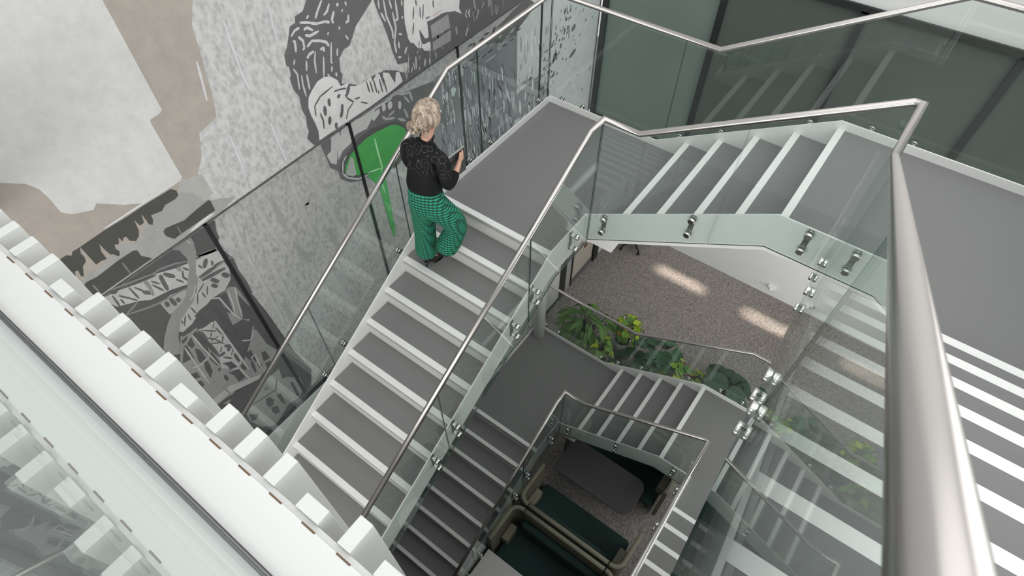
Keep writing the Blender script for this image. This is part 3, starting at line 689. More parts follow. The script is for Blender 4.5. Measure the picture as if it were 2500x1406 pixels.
(6,14,19,"1243,443 1250,402 1252,302"),
(6,41,19,"1113,-193 1128,-289 1111,-420"),
(6,41,19,"870,430 882,350 885,318"),
(6,45,25,"1252,-444 1256,-516 1287,-696"),
(6,10,12,"1887,-10 1904,-77 1922,-160"),
(6,14,18,"991,-303 998,-362 976,-503"),
(6,45,26,"1816,-292 1838,-361 1827,-457"),
(6,10,23,"1013,-427 1011,-479 1012,-550"),
(6,14,15,"1340,-653 1333,-756 1350,-885"),
(6,14,12,"1133,223 1136,168 1165,101"),
(6,41,24,"1112,-340 1108,-401 1127,-560"),
(6,14,27,"1679,-679 1678,-787 1692,-885"),
(6,41,23,"1431,-571 1427,-651 1450,-791"),
(6,41,15,"874,-269 864,-365 879,-503"),
(6,45,19,"1442,-159 1442,-262 1479,-411"),
(6,45,15,"1674,-70 1683,-162 1676,-207"),
(6,41,11,"1419,-49 1414,-143 1420,-188"),
(6,14,21,"1456,-156 1477,-211 1477,-390"),
(6,45,12,"1744,55 1748,-34 1796,-87"),
(6,41,12,"1204,245 1207,190 1226,87"),
(6,41,17,"1688,-252 1687,-337 1733,-431"),
(6,45,17,"1632,101 1643,23 1638,-87"),
(6,41,18,"1154,486 1159,447 1144,321"),
(6,41,25,"1792,-547 1814,-637 1796,-774"),
(6,45,14,"1998,-363 2029,-426 2033,-581"),
(6,10,25,"1359,-324 1373,-405 1399,-546"),
(6,45,25,"1730,-573 1743,-659 1741,-791"),
(6,41,26,"1672,-316 1696,-384 1714,-463"),
(6,45,15,"1898,-526 1905,-611 1902,-778"),
(6,14,12,"1041,384 1046,311 1043,280"),
(6,10,19,"1795,53 1794,-27 1833,-103"),
(6,41,14,"942,-189 946,-288 934,-307"),
(6,14,15,"2038,-56 2066,-122 2064,-272"),
(6,14,23,"1363,-192 1369,-292 1384,-361"),
(6,10,15,"1427,-338 1448,-422 1471,-555"),
(6,45,16,"1166,463 1168,409 1172,354"),
(6,14,14,"1316,-272 1312,-327 1353,-506"),
(6,45,24,"1255,-957 1270,-1092 1281,-1254"),
(6,14,21,"1480,-266 1476,-360 1503,-500"),
(6,14,20,"1237,-386 1255,-467 1255,-636"),
(6,14,13,"824,-461 814,-543 847,-655"),
(6,10,13,"1578,-725 1585,-785 1609,-918"),
(6,41,20,"1525,-126 1546,-185 1567,-350"),
(6,14,27,"1806,-376 1823,-482 1829,-544"),
(6,41,11,"802,22 813,-35 800,-110"),
(6,45,20,"816,-680 828,-786 832,-905"),
(6,10,20,"2056,-762 2059,-878 2116,-1044"),
(6,41,15,"764,-426 772,-477 757,-596"),
(6,14,18,"1514,-969 1533,-1096 1553,-1230"),
(6,45,17,"1546,-219 1561,-325 1557,-428"),
(6,45,19,"975,496 986,429 976,342"),
(6,41,14,"931,-330 934,-404 947,-465"),
(6,45,12,"1530,269 1541,198 1532,121"),
(6,41,27,"1945,-572 1973,-702 2007,-766"),
(6,41,19,"1489,176 1511,105 1502,-32"),
(6,14,25,"1779,-52 1785,-112 1827,-194"),
(6,10,16,"1416,-674 1412,-750 1419,-920"),
(6,10,16,"1050,419 1053,343 1065,309"),
(6,10,23,"861,-468 871,-563 840,-704"),
(6,41,14,"1176,-397 1168,-492 1187,-622"),
(6,14,13,"1654,32 1673,-46 1681,-159"),
(6,14,26,"1115,-649 1128,-743 1132,-814"),
(6,45,27,"1896,-201 1924,-308 1946,-400"),
(6,10,14,"1641,-18 1658,-114 1685,-194"),
(6,45,17,"1405,365 1404,311 1417,211"),
(6,41,19,"1168,171 1173,105 1170,-36"),
(6,41,25,"1700,-774 1709,-882 1720,-1011"),
(6,10,11,"820,120 826,62 810,15"),
(6,45,12,"1267,140 1271,88 1297,7"),
(6,14,20,"1707,81 1723,-21 1715,-76"),
(6,45,15,"1415,-343 1416,-437 1450,-524"),
(6,10,20,"854,40 858,-33 868,-150"),
(6,14,15,"1571,280 1583,206 1594,70"),
(6,10,23,"950,-559 941,-636 975,-744"),
(6,45,22,"882,-636 871,-729 876,-765"),
(6,41,11,"1580,18 1583,-45 1581,-197"),
(6,10,19,"1408,-97 1405,-172 1415,-300"),
(6,14,14,"1170,-289 1163,-373 1193,-436"),
(6,10,19,"804,-109 803,-196 820,-274"),
(6,14,25,"1616,-807 1620,-882 1669,-978"),
(6,45,16,"1376,-80 1387,-176 1373,-237"),
(6,14,20,"1405,-66 1419,-117 1406,-200"),
(6,45,15,"1019,-318 1024,-397 1039,-458"),
(6,10,24,"1380,-530 1400,-609 1398,-790"),
(6,14,19,"1325,184 1325,134 1364,55"),
(6,45,19,"1864,-100 1876,-163 1885,-304"),
(6,41,22,"1027,-780 1040,-856 1025,-925"),
(6,10,12,"1199,-229 1196,-306 1210,-458"),
(6,10,25,"1807,-287 1826,-384 1831,-465"),
(6,10,14,"1147,-402 1154,-469 1153,-552"),
(6,45,16,"1857,-490 1875,-586 1888,-636"),
(6,41,25,"1238,-565 1239,-623 1251,-830"),
(6,41,22,"1152,57 1146,-5 1166,-155"),
(6,45,17,"1505,-300 1520,-384 1524,-463"),
(6,45,20,"916,241 924,144 912,36"),
(6,41,12,"1487,307 1486,219 1529,160"),
(6,14,22,"1664,38 1673,-43 1671,-136"),
(6,41,19,"947,72 952,14 943,-83"),
(6,45,20,"991,73 1002,2 992,-102"),
(6,10,20,"1258,-807 1253,-877 1278,-1080"),
(6,45,26,"1117,-758 1119,-813 1131,-1015"),
(6,41,23,"1477,60 1498,-29 1506,-75"),
(6,14,14,"908,113 904,32 918,-79"),
(6,45,18,"1145,-183 1153,-291 1139,-364"),
(6,14,25,"1372,-221 1375,-307 1376,-377"),
(6,41,19,"1212,8 1217,-76 1221,-185"),
(6,14,21,"1818,164 1842,72 1854,20"),
(6,45,19,"1056,-338 1066,-451 1049,-491"),
(6,14,23,"1414,-343 1431,-451 1446,-504"),
(6,10,21,"1363,-521 1378,-623 1373,-747"),
(6,14,20,"1781,-647 1797,-707 1837,-817"),
(6,45,20,"1298,-710 1310,-779 1294,-884"),
(6,45,22,"1593,-916 1620,-994 1623,-1124"),
(6,41,15,"974,212 973,121 961,55"),
(6,14,15,"1173,112 1172,41 1174,-96"),
(6,14,28,"1916,-341 1937,-426 1959,-547"),
(6,14,12,"1395,315 1395,274 1419,199"),
(6,14,14,"1294,110 1296,16 1317,-85"),
(6,45,19,"1117,-434 1119,-517 1135,-673"),
(6,45,17,"1342,310 1354,265 1352,172"),
(6,10,14,"1144,133 1156,82 1152,21"),
(6,10,19,"801,-307 791,-377 813,-524"),
(6,10,24,"1653,-70 1669,-151 1660,-281"),
(6,41,12,"1363,-555 1371,-666 1364,-691"),
(6,14,19,"1664,-781 1662,-854 1712,-1013"),
(6,45,17,"1237,181 1242,88 1270,27"),
(6,10,17,"901,502 914,456 912,341"),
(6,41,11,"1434,14 1455,-60 1457,-119"),
(6,45,16,"1313,-664 1333,-776 1324,-817"),
(6,45,19,"1108,267 1102,198 1102,139"),
(6,14,22,"1412,-536 1424,-652 1437,-774"),
(6,41,24,"1426,-775 1430,-839 1476,-943"),
(6,41,24,"1885,-504 1898,-591 1937,-758"),
(6,14,27,"1563,-767 1576,-826 1583,-956"),
(6,14,30,"1586,-904 1594,-1016 1613,-1183"),
(6,10,18,"1463,124 1470,45 1503,-13"),
(6,41,12,"1706,-184 1727,-265 1716,-307"),
(6,41,16,"1051,-809 1057,-910 1082,-991"),
(6,45,17,"1972,-337 1991,-413 2012,-532"),
(6,41,15,"1355,39 1355,-6 1368,-86"),
(6,45,23,"1798,123 1815,51 1811,-57"),
(6,41,19,"969,321 980,228 984,203"),
(6,45,15,"899,108 894,57 896,-2"),
(6,45,13,"1306,-876 1308,-965 1303,-1049"),
(6,10,24,"1405,-1041 1413,-1127 1418,-1254"),
(6,45,16,"1588,169 1607,71 1592,-27"),
(6,45,15,"1097,-580 1099,-666 1121,-795"),
(6,10,15,"981,515 989,430 986,374"),
(6,10,13,"1963,-669 1976,-740 2012,-921"),
(6,41,17,"1276,-54 1286,-106 1288,-228"),
(6,45,22,"1172,-16 1168,-107 1167,-185"),
(6,45,15,"1989,-763 2020,-871 2001,-1025"),
(6,14,17,"1468,195 1469,106 1504,-27"),
(6,14,15,"1388,318 1396,269 1406,122"),
(6,41,19,"1431,-648 1444,-727 1451,-874"),
(6,45,17,"1343,-290 1360,-386 1373,-478"),
(6,45,19,"1196,-547 1208,-602 1184,-758"),
(6,41,28,"1377,-970 1387,-1039 1387,-1176"),
(6,14,9,"1198,459 1200,406 1197,272"),
(6,10,21,"862,-556 856,-628 874,-712"),
(6,41,20,"1231,-106 1249,-189 1241,-228"),
(6,45,22,"938,-531 928,-610 931,-677"),
(6,41,25,"1476,-440 1496,-546 1477,-626"),
(6,10,20,"871,263 886,197 867,138"),
(6,10,21,"1887,-125 1890,-203 1907,-284"),
(6,14,19,"898,-166 889,-259 915,-293"),
(6,39,17,"1523,556 1578,560"),
(6,0,18,"1786,411 1843,410"),
(6,0,20,"1528,604 1615,592"),
(6,0,20,"1451,574 1533,574"),
(6,39,13,"1611,447 1681,450"),
(6,0,15,"1298,394 1372,400"),
(6,0,14,"1954,346 2036,332"),
(6,31,18,"1488,496 1571,480"),
(6,31,23,"1735,349 1826,341"),
(6,0,13,"1509,521 1562,524"),
(6,31,20,"1077,478 1140,480"),
(6,39,11,"1206,572 1253,581"),
(6,31,21,"1735,355 1786,361"),
(6,31,15,"1947,438 2028,425"),
(6,39,16,"1095,605 1173,594"),
(6,31,16,"1461,481 1530,487"),
(6,0,13,"1101,636 1144,654"),
(6,31,11,"1236,572 1283,576"),
(6,0,13,"1358,438 1447,426"),
(6,39,13,"1667,517 1729,520"),
(6,39,14,"1644,586 1691,587"),
(6,0,20,"1712,435 1793,430"),
(6,31,19,"985,588 1028,602"),
(6,39,17,"2056,532 2127,544"),
(6,31,19,"1390,491 1441,504"),
(6,31,12,"1977,332 2024,345"),
(6,31,11,"1124,533 1204,529"),
(6,31,19,"1236,491 1291,504"),
(6,39,13,"1329,529 1416,526"),
(6,39,17,"1546,603 1600,603"),
(6,0,20,"2055,406 2147,393"),
(6,39,16,"1075,537 1150,537"),
(6,0,20,"1659,576 1715,579"),
(6,31,17,"1591,607 1677,605"),
(6,0,19,"924,450 987,446"),
(6,0,14,"1202,402 1241,410"),
(6,31,11,"1255,426 1321,433"),
(6,39,18,"962,626 1032,628"),
(6,39,17,"1238,484 1279,498"),
(6,0,18,"1303,532 1358,543"),
(6,0,16,"1827,344 1902,332"),
(6,39,19,"1551,608 1613,615"),
(6,39,18,"1058,500 1102,504"),
(6,0,12,"1482,388 1560,389"),
(6,0,16,"1283,602 1358,596"),
(6,31,15,"1097,514 1165,520"),
(6,39,14,"1751,378 1832,374"),
(6,0,12,"1341,563 1400,577"),
(6,39,13,"1891,411 1958,407"),
(6,31,10,"1088,567 1155,563"),
(6,31,16,"1804,378 1897,374"),
(6,31,14,"1680,546 1729,560"),
(6,0,18,"1031,422 1095,418"),
(6,39,12,"1819,555 1905,554"),
(6,39,16,"1980,440 2041,450"),
(6,0,12,"1231,432 1271,440"),
(6,0,15,"1304,442 1370,436"),
(6,31,11,"1670,573 1757,570"),
(6,31,16,"2000,517 2046,521"),
(6,39,14,"1163,438 1226,432"),
(6,31,19,"1191,470 1247,477"),
(6,0,16,"1364,581 1405,595"),
(6,0,17,"2063,438 2127,433"),
(6,31,18,"1457,402 1501,417"),
(6,39,15,"1000,565 1061,571"),
(6,39,21,"1765,465 1816,471"),
(6,0,18,"1675,596 1722,601"),
(6,31,23,"1964,489 2012,502"),
(6,31,13,"1289,400 1338,407"),
(6,39,14,"1837,508 1892,521"),
(6,31,17,"1586,505 1632,513"),
(6,0,17,"1757,359 1835,345"),
(6,39,20,"1018,486 1098,475"),
(6,0,13,"1347,463 1417,455"),
(6,39,16,"1254,547 1322,551"),
(6,0,21,"1577,395 1669,393"),
(6,31,23,"1802,511 1868,518"),
(6,39,12,"1371,597 1446,596"),
(6,0,19,"1783,532 1837,535"),
(6,39,18,"1744,558 1804,556"),
(6,38,22,"812,-41 1019,-41"),
(6,38,27,"1416,-376 1820,-380"),
(6,38,23,"1537,314 1721,307"),
(4,12,30,"2644,-298 2615,-338"),
(4,20,29,"3116,-13 3102,-54"),
(4,20,35,"3129,-76 3108,-95"),
(4,20,38,"2946,-524 2919,-555"),
(4,20,25,"2321,-708 2295,-750"),
(4,12,15,"2645,-826 2630,-864"),
(4,20,31,"2659,-670 2643,-716"),
(4,12,37,"2801,-74 2772,-123"),
(4,12,38,"2780,-872 2779,-958"),
(4,12,26,"2877,-36 2859,-80"),
(4,20,34,"3099,166 3071,151"),
(4,20,28,"3080,203 3051,176"),
(4,12,39,"3157,182 3127,156"),
(4,20,23,"2650,-523 2621,-591"),
(4,12,30,"2646,-176 2617,-217"),
(4,12,41,"2604,-546 2591,-584"),
(4,20,13,"2981,-161 2965,-216"),
(4,20,22,"2366,-278 2338,-325"),
(4,12,39,"2549,-170 2544,-219"),
(4,20,17,"2755,-29 2735,-91"),
(4,12,24,"2751,-734 2749,-815"),
(4,20,32,"3135,-16 3139,-76"),
(4,12,15,"2693,-523 2669,-552"),
(4,12,14,"3162,-147 3132,-176"),
(4,12,38,"2802,-425 2793,-455"),
(4,20,27,"2490,-600 2470,-636"),
(4,20,38,"3033,235 3011,169"),
(4,12,15,"2495,-859 2482,-932"),
(4,12,38,"2212,-714 2179,-732"),
(4,12,37,"3033,236 3008,192"),
(4,12,30,"2655,-613 2645,-697"),
(4,20,42,"2984,-166 2972,-233"),
(4,12,18,"3159,-74 3140,-143"),
(4,12,29,"2725,-779 2707,-825"),
(4,12,25,"2854,26 2829,12"),
(4,12,13,"2944,151 2930,132"),
(4,12,23,"2705,-286 2686,-337"),
(4,20,25,"3001,39 3000,14"),
(4,20,31,"2538,-629 2513,-668"),
(4,20,14,"2682,-436 2665,-501"),
(4,12,30,"2434,-823 2410,-844"),
(4,12,41,"2847,-224 2841,-300"),
(4,20,31,"2890,-10 2870,-57"),
(4,12,27,"2735,-410 2731,-459"),
(4,12,22,"2677,-345 2648,-358"),
(4,20,29,"2701,-234 2675,-250"),
(4,12,40,"2764,-309 2766,-356"),
(4,12,43,"2491,-656 2471,-702"),
(4,20,31,"2456,-824 2424,-859"),
(4,12,27,"2633,-904 2616,-964"),
(4,12,18,"2718,-553 2704,-604"),
(4,12,18,"2554,-894 2528,-919"),
(4,20,35,"2554,-867 2526,-921"),
(4,12,23,"2312,-807 2305,-886"),
(4,12,25,"2744,-387 2724,-447"),
(4,12,28,"2865,-466 2845,-536"),
(4,12,42,"2747,-645 2729,-713"),
(4,20,19,"2946,27 2944,-11"),
(4,20,19,"2800,-627 2802,-669"),
(4,12,15,"2375,-544 2348,-575"),
(4,20,23,"2721,-391 2709,-417"),
(4,20,25,"2597,-577 2579,-603"),
(4,20,17,"2858,-595 2827,-631"),
(4,20,35,"2762,-691 2744,-772"),
(4,12,32,"3156,86 3141,65"),
(4,12,32,"2583,-547 2559,-571"),
(4,12,42,"2423,-766 2403,-827"),
(4,12,26,"2939,-87 2931,-119"),
(4,20,24,"2633,-555 2627,-604"),
(4,20,18,"2950,261 2928,229"),
(4,20,26,"2659,-101 2627,-119"),
(4,12,18,"2602,-484 2598,-536"),
(4,12,40,"2554,-671 2528,-720"),
(4,20,22,"2849,123 2846,55"),
(4,20,32,"2890,-217 2861,-269"),
(4,20,14,"2428,-672 2424,-739"),
(4,20,19,"2607,-604 2581,-632"),
(4,20,17,"2545,-848 2539,-918"),
(4,12,25,"3042,-381 3037,-410"),
(4,20,25,"2614,-894 2605,-966"),
(4,12,36,"2542,-702 2535,-779"),
(4,20,35,"2490,-709 2485,-756"),
(4,20,28,"2954,-250 2934,-298"),
(4,20,13,"2527,-395 2515,-458"),
(4,20,27,"2905,-296 2897,-342"),
(4,20,38,"2585,-669 2583,-727"),
(4,12,31,"3043,-5 3045,-65"),
(4,12,24,"3109,0 3100,-24"),
(4,12,20,"3101,-74 3091,-105"),
(4,12,29,"3081,106 3057,77"),
(4,20,22,"2534,-868 2529,-950"),
(4,12,13,"2609,6 2596,-18"),
(4,12,26,"3045,137 3045,86"),
(4,20,24,"2471,-761 2456,-805"),
(4,20,15,"2868,-171 2865,-244"),
(4,20,27,"2697,-100 2673,-136"),
(4,20,40,"2314,-614 2303,-662"),
(4,20,25,"2769,-732 2743,-779"),
(4,12,18,"2387,-737 2363,-754"),
(4,12,21,"2333,-458 2315,-525"),
(4,20,44,"2833,-498 2837,-540"),
(4,20,31,"2520,-815 2517,-849"),
(4,12,30,"3029,-43 3033,-83"),
(4,20,27,"2998,0 2970,-30"),
(4,12,37,"2421,-544 2419,-572"),
(4,20,15,"3025,17 3013,-15"),
(4,20,24,"2577,-371 2559,-434"),
(4,20,37,"2305,-739 2300,-800"),
(4,20,37,"2718,-620 2689,-676"),
(4,12,32,"2630,-662 2625,-711"),
(4,12,22,"2854,-96 2831,-122"),
(4,20,42,"2531,-755 2515,-803"),
(4,20,29,"2621,-853 2601,-874"),
(4,12,13,"3069,243 3071,192"),
(4,20,26,"2831,-284 2825,-352"),
(4,12,26,"3009,-100 2981,-138"),
(4,20,42,"2829,-306 2801,-341"),
(4,20,26,"2826,-50 2794,-73"),
(4,20,37,"3045,-119 3039,-155"),
(4,12,30,"3138,225 3136,201"),
(4,17,25,"3754,-20 3736,-44"),
(4,17,28,"3437,-1267 3426,-1319"),
(4,17,21,"3414,-235 3406,-276"),
(4,17,11,"3273,144 3249,130"),
(4,17,29,"3773,-869 3759,-917"),
(4,17,19,"3515,-1045 3515,-1070"),
(4,17,12,"3141,-432 3121,-459"),
(4,17,28,"3615,-1106 3590,-1137"),
(4,17,17,"3445,-812 3447,-842"),
(4,17,23,"3685,-129 3678,-155"),
(4,17,18,"3263,-196 3250,-216"),
(4,17,15,"3134,-428 3126,-466"),
(4,17,19,"3285,-254 3286,-279"),
(4,17,22,"3132,-429 3112,-456"),
(4,17,21,"3322,-314 3299,-337"),
(4,17,11,"3091,-23 3088,-60"),
(4,17,17,"3442,65 3438,20"),
(4,17,28,"3657,-1488 3638,-1509"),
(4,17,23,"3526,-91 3509,-133"),
(4,17,15,"3356,-651 3345,-675"),
(4,17,23,"3274,-841 3265,-874"),
(4,17,13,"3093,-272 3079,-296"),
(4,17,14,"3541,-107 3530,-128"),
(4,17,20,"3348,-1001 3346,-1026"),
(4,17,14,"3114,99 3110,54"),
(4,17,15,"3755,-1504 3748,-1533"),
(4,17,18,"3388,49 3366,36"),
(4,48,26,"2440,-602 2452,-842"),
(4,40,35,"2444,-583 2459,-756"),
(4,40,23,"2527,80 2533,-19"),
(4,48,31,"2476,32 2482,-93"),
(4,32,34,"2635,194 2651,93"),
(4,40,20,"2784,-434 2795,-537"),
(4,32,42,"2326,-484 2346,-656"),
(4,48,24,"2423,207 2436,75"),
(4,48,15,"2344,310 2347,147"),
(4,48,28,"2307,-977 2310,-1108"),
(4,48,34,"2329,-127 2336,-207"),
(4,48,17,"2664,-382 2680,-473"),
(4,48,21,"2254,-423 2250,-538"),
(4,48,32,"2401,-344 2400,-484"),
(4,40,30,"2245,35 2260,-73"),
(4,48,27,"2789,-498 2801,-695"),
(4,40,36,"2680,190 2700,91"),
(4,32,34,"2652,-481 2687,-727"),
(4,40,33,"2417,285 2430,180"),
(4,48,29,"2202,-662 2212,-789"),
(4,32,34,"2818,-1210 2835,-1320"),
(4,48,37,"2351,-874 2365,-1003"),
(4,48,14,"2292,48 2289,-92"),
(4,32,23,"2276,206 2295,60"),
(4,40,42,"2571,-1104 2584,-1302"),
(4,48,36,"2767,-1000 2802,-1215"),
(4,48,31,"2351,142 2371,-37"),
(4,48,26,"2781,-1216 2818,-1469"),
(4,40,38,"2563,5 2582,-145"),
(4,48,29,"2500,119 2517,-31"),
(4,32,29,"2162,-22 2159,-102"),
(4,48,34,"2330,-599 2350,-746"),
(4,40,26,"2138,-190 2133,-342"),
(4,32,45,"2443,-966 2441,-1111"),
(4,40,20,"2286,120 2293,30"),
(4,48,29,"2710,-264 2733,-470"),
(4,32,35,"2278,-224 2279,-373"),
(4,48,27,"2617,-307 2616,-397"),
(4,48,16,"2480,-121 2502,-327"),
(4,40,20,"2510,55 2522,-52"),
(4,40,27,"2154,-664 2163,-794"),
(4,48,28,"2699,-961 2707,-1158"),
(4,40,29,"2699,-670 2717,-802"),
(4,40,38,"2376,-163 2392,-269"),
(4,32,48,"2686,-1031 2699,-1135"),
(4,48,30,"2727,-1119 2750,-1275"),
(4,32,37,"2217,-799 2234,-982"),
(4,32,20,"2152,-673 2163,-807"),
(4,40,26,"2231,169 2227,-12"),
(4,32,27,"2355,-319 2366,-493"),
(4,48,25,"2657,-489 2672,-701"),
(4,32,43,"2743,-1162 2761,-1424"),
(4,48,21,"2466,-932 2491,-1165"),
(4,40,41,"2518,-1144 2538,-1270"),
(4,32,31,"2152,301 2166,115"),
(4,48,31,"2142,-479 2161,-711"),
(4,32,38,"2668,-1215 2691,-1461"),
(4,40,27,"2532,-358 2544,-486"),
(4,48,21,"2259,278 2257,116"),
(4,32,29,"2625,-1255 2655,-1472"),
(4,26,50,"1917,-244 2398,-318"),
(4,26,53,"2316,-355 2657,-399"),
(4,13,64,"2825,-323 2907,-257"),
(4,13,70,"3203,-456 3338,-411"),
(4,13,66,"3201,-109 3286,-71"),
]
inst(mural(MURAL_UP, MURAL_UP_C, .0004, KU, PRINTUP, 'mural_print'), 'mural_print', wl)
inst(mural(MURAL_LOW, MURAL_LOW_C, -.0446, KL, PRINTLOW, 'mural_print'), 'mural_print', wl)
# joints cross the print
for a in PJ[1:-1]:
    q = MB(); q.box((-.0445, a-.0155, FL1-.22), (-.0375, a+.0155, HEAD-.05)); q.build('panel_joint', GAP, wl)
# glazed wall and bulkheads
wb = empty('wall_back', (0, YW, 0)); tag(wb, 'white bulkheads above and below the dark glazed screen', 'wall', kind='structure')
q = MB(); q.box((XW, 0, HEAD+.05), (5.6, .2, 6.6)); q.build('upper_bulkhead', WHITE, wb)
q = MB(); q.box((XW, 0, -3.42), (5.6, .2, FL1)); q.build('lower_bulkhead', WHITE, wb)
q = MB(); q.box((XW-1, .2, -3.2), (5.8, 5.4, -3.1)); q.build('lower_ceiling', WHITE, wb)
q = MB(); q.box((XW-1, .2, FL1-.1), (5.8, 5.4, FL1)); q.box((XW-1, .2, 2.0), (5.8, 5.4, 2.1)); q.box((XW-1, 5.2, -1.6), (5.8, 5.3, 2)); q.build('room_behind_glazing', DGREY, wb)
q = MB(); q.box((XW-1, 5.25, FL0), (5.8, 5.35, -3.2)); q.build('lower_end_wall', WHITE, wb)
q = MB(); q.box((5.6, -11.1, FL0), (5.8, 5.4, 6.6)); o = q.build('wall_right', WHITE, None, (0, YW, 0)); tag(o, 'plain white wall beyond the last flight', 'wall', kind='structure')
q = MB(); q.box((-1.6, -7.4, FL0), (5.8, -7.2, 6.6)); tag(q.build('wall_front', WHITE), 'plain white wall behind the top gallery', 'wall', kind='structure')
q = MB()
q.box((-1.6, -7.4, 6.6), (5.8, -4.6, 6.75)).box((-1.6, 3.4, 6.6), (5.8, 9.2, 6.75)).box((-1.6, -4.6, 6.6), (-.5, 3.4, 6.75)).box((5.1, -4.6, 6.6), (5.8, 3.4, 6.75))
tag(q.build('ceiling', WHITE), 'white ceiling framing the rooflight', 'ceiling', kind='structure')
win = empty('window_1', (0, YW, 0)); tag(win, 'dark glazed screen with slim black mullions beyond the landing', 'glazed screen', kind='structure')
MX = [XW+.04, .85, 2.225, 3.6, 4.97]
for i, x in enumerate(MX):
    q = MB(); q.box((x-.035, -.03, FL1), (x+.035, .06, HEAD)); q.build('mullion', FRAME, win)
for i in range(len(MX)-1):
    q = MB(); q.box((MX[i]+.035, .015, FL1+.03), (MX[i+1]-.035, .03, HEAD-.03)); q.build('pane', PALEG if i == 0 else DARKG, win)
q = MB(); q.box((XW, -.03, HEAD-.02), (5.6, .06, HEAD+.05)); q.build('head_frame', FRAME, win)
q = MB(); q.box((XW, -.02, FL1), (5.6, .06, FL1+.04)); q.build('sill_frame', FRAME, win)
q = MB(); q.box((-.05, -.045, -.03), (.05, 0, .03)); q.tube([(0, -.045, 0), (0, -.075, 0)], .022, 14)
o = q.build('sensor_box', WHITE, None, (2.70, YW, -3.24)); bevel(o, .006); tag(o, 'small white sensor box on the lower white bulkhead', 'sensor')
# lower wall with doors
ww = MB(); ww.box((-1.7, 3.43, FL0), (-.90, 9.1, -3.2)); o = ww.build('wall_left_lower', WHITE); tag(o, 'pale wall with doors at carpet level', 'wall', kind='structure')
def door(y0, y1, m, name, label, extra):
    t = empty(name, (XW, y0, FL0)); tag(t, label, 'door', kind='structure')
    q = MB(); q.box((-.22, .0, 0), (-.02, y1-y0, 2.3)); q.build('door_leaf', m, t)
    extra(t, y1-y0); return t
def dd1(t, W):
    q = MB(); q.box((-.06, W-.012, 0), (0, W+.02, 2.3)); q.build('door_frame', FRAME, t)
    q = MB(); q.box((-.03, .02, .95), (-.012, W-.02, .98)); q.box((-.03, .02, 1.5), (-.012, W-.02, 1.53)); q.build('rail_line', FRAME, t)
def dd2(t, W):
    q = MB(); q.box((-.03, .40, .75), (-.012, .50, 1.75)); q.build('vision_slot', WOOD, t)
    q = MB(); q.box((-.03, .0, 0), (-.008, W, .16)); q.build('kick_plate', SHOE, t)
    q = MB(); q.tube([(-.02, .30, .98), (.03, .30, .98), (.03, .38, .98)], .01, 8); q.build('door_handle', STEEL, t)
door(3.64, 3.88, DGREY, 'door_1', 'narrow pale grey door panel with black rails at carpet level', dd1)
door(3.90, 4.68, BEIGE, 'door_2', 'beige door with a dark wooden vision slot at carpet level', dd2)
for i, (a, c, m, lb) in enumerate([(3.43, 3.62, FRAME, 'black jamb beside the narrow grey door'), (4.70, 4.88, FRAME, 'black jamb beyond the beige door'), (4.88, 9.1, WHITE, 'white reveal past the beige door')]):
    q = MB(); q.box((-.25, 0, 0), (.02 if m is FRAME else -.01, c-a, 2.545)); tag(q.build('trim_%d' % (i+2), m, None, (XW, a, FL0)), lb, 'door jamb', kind='structure')
q = MB(); q.box((XW-.02, -7, FL0), (XW, 3.43, FL1-.3)); tag(q.build('wall_left_base', WHITE), 'pale wall behind the lower landing', 'wall', kind='structure')
q = MB(); q.box((XW, -7, FL0), (XW+.012, 3.43, FL0+.1)); tag(q.build('baseboard_left', FRAME), 'dark skirting at carpet level', 'skirting', kind='structure')
# ================================================================ STAIRS
def flight(name, label, T2, n, first_landing, z0, width):
    """T2(s,t,z) -> world. step k (1..n) has its nosing at s=(k-1)*g, z=z0+k*r"""
    t = empty(name, T2(0, 0, z0)); o0 = Vector(T2(0, 0, z0)); tag(t, label, 'staircase')
    def bx(q, a, c, mi=0):
        A = Vector(T2(*a))-o0; B = Vector(T2(*c))-o0; q.box(A, B, mi)
    for k in range(1, n+1):
        s0 = (k-1)*g; z = z0+k*r; last = k == n
        q = MB(); bx(q, (s0+.001, .001, z-r), (s0+.014, width-.001, z-.052)); st = q.build('riser', RISER, t)
        if not last or first_landing is None:
            q = MB(); bx(q, (s0+NS, .001, z-.03), (s0+(g if not last else .06)+.001, width-.001, z-.0004)); q.build('tread', VINYL, st)
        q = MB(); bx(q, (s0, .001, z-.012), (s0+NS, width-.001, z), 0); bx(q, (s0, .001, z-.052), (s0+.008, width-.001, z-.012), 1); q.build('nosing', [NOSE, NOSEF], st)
    # sloping soffit
    q = MB(); p = [(0, z0-.02), ((n-1)*g, z0+n*r-.185), ((n-1)*g, z0+n*r-.225), (0, z0-.06)]
    vs = []
    for tt in (.002, width-.002):
        for s_, z_ in p: vs.append(tuple(Vector(T2(s_, tt, z_))-o0))
    m_ = len(p); q.add(vs, [tuple(range(m_)), tuple(range(m_, 2*m_))[::-1]]+[(i, (i+1) % m_, m_+(i+1) % m_, m_+i) for i in range(m_)]); q.build('soffit', WHITE, t)
    return t
def plate(name, poly, axis, a, c, parent):
    q = MB(); q.prism(poly, axis, a, c); return bevel(q.build(name, STRING, parent), .0015, 2)
def prof(bends, up, s0, s1, zoff):
    """piecewise line through bends [(s,z)...] evaluated between s0 and s1 with vertical offset"""
    def f(s):
        if s <= bends[0][0]: return bends[0][1]
        for (a, za), (c, zc) in zip(bends[:-1], bends[1:]):
            if s <= c: return za+(zc-za)*(s-a)/(c-a)
        return bends[-1][1]
    ss = [s0]+[q[0] for q in bends if s0+1e-6 < q[0] < s1-1e-6]+[s1]
    return [(s, f(s)+zoff) for s in ss]
def strip(bends, s0, s1, zt, zb, bb=None):
    top = prof(bends, 1, s0, s1, zt); bot = prof(bb or bends, 1, s0, s1, zb); return top+bot[::-1]
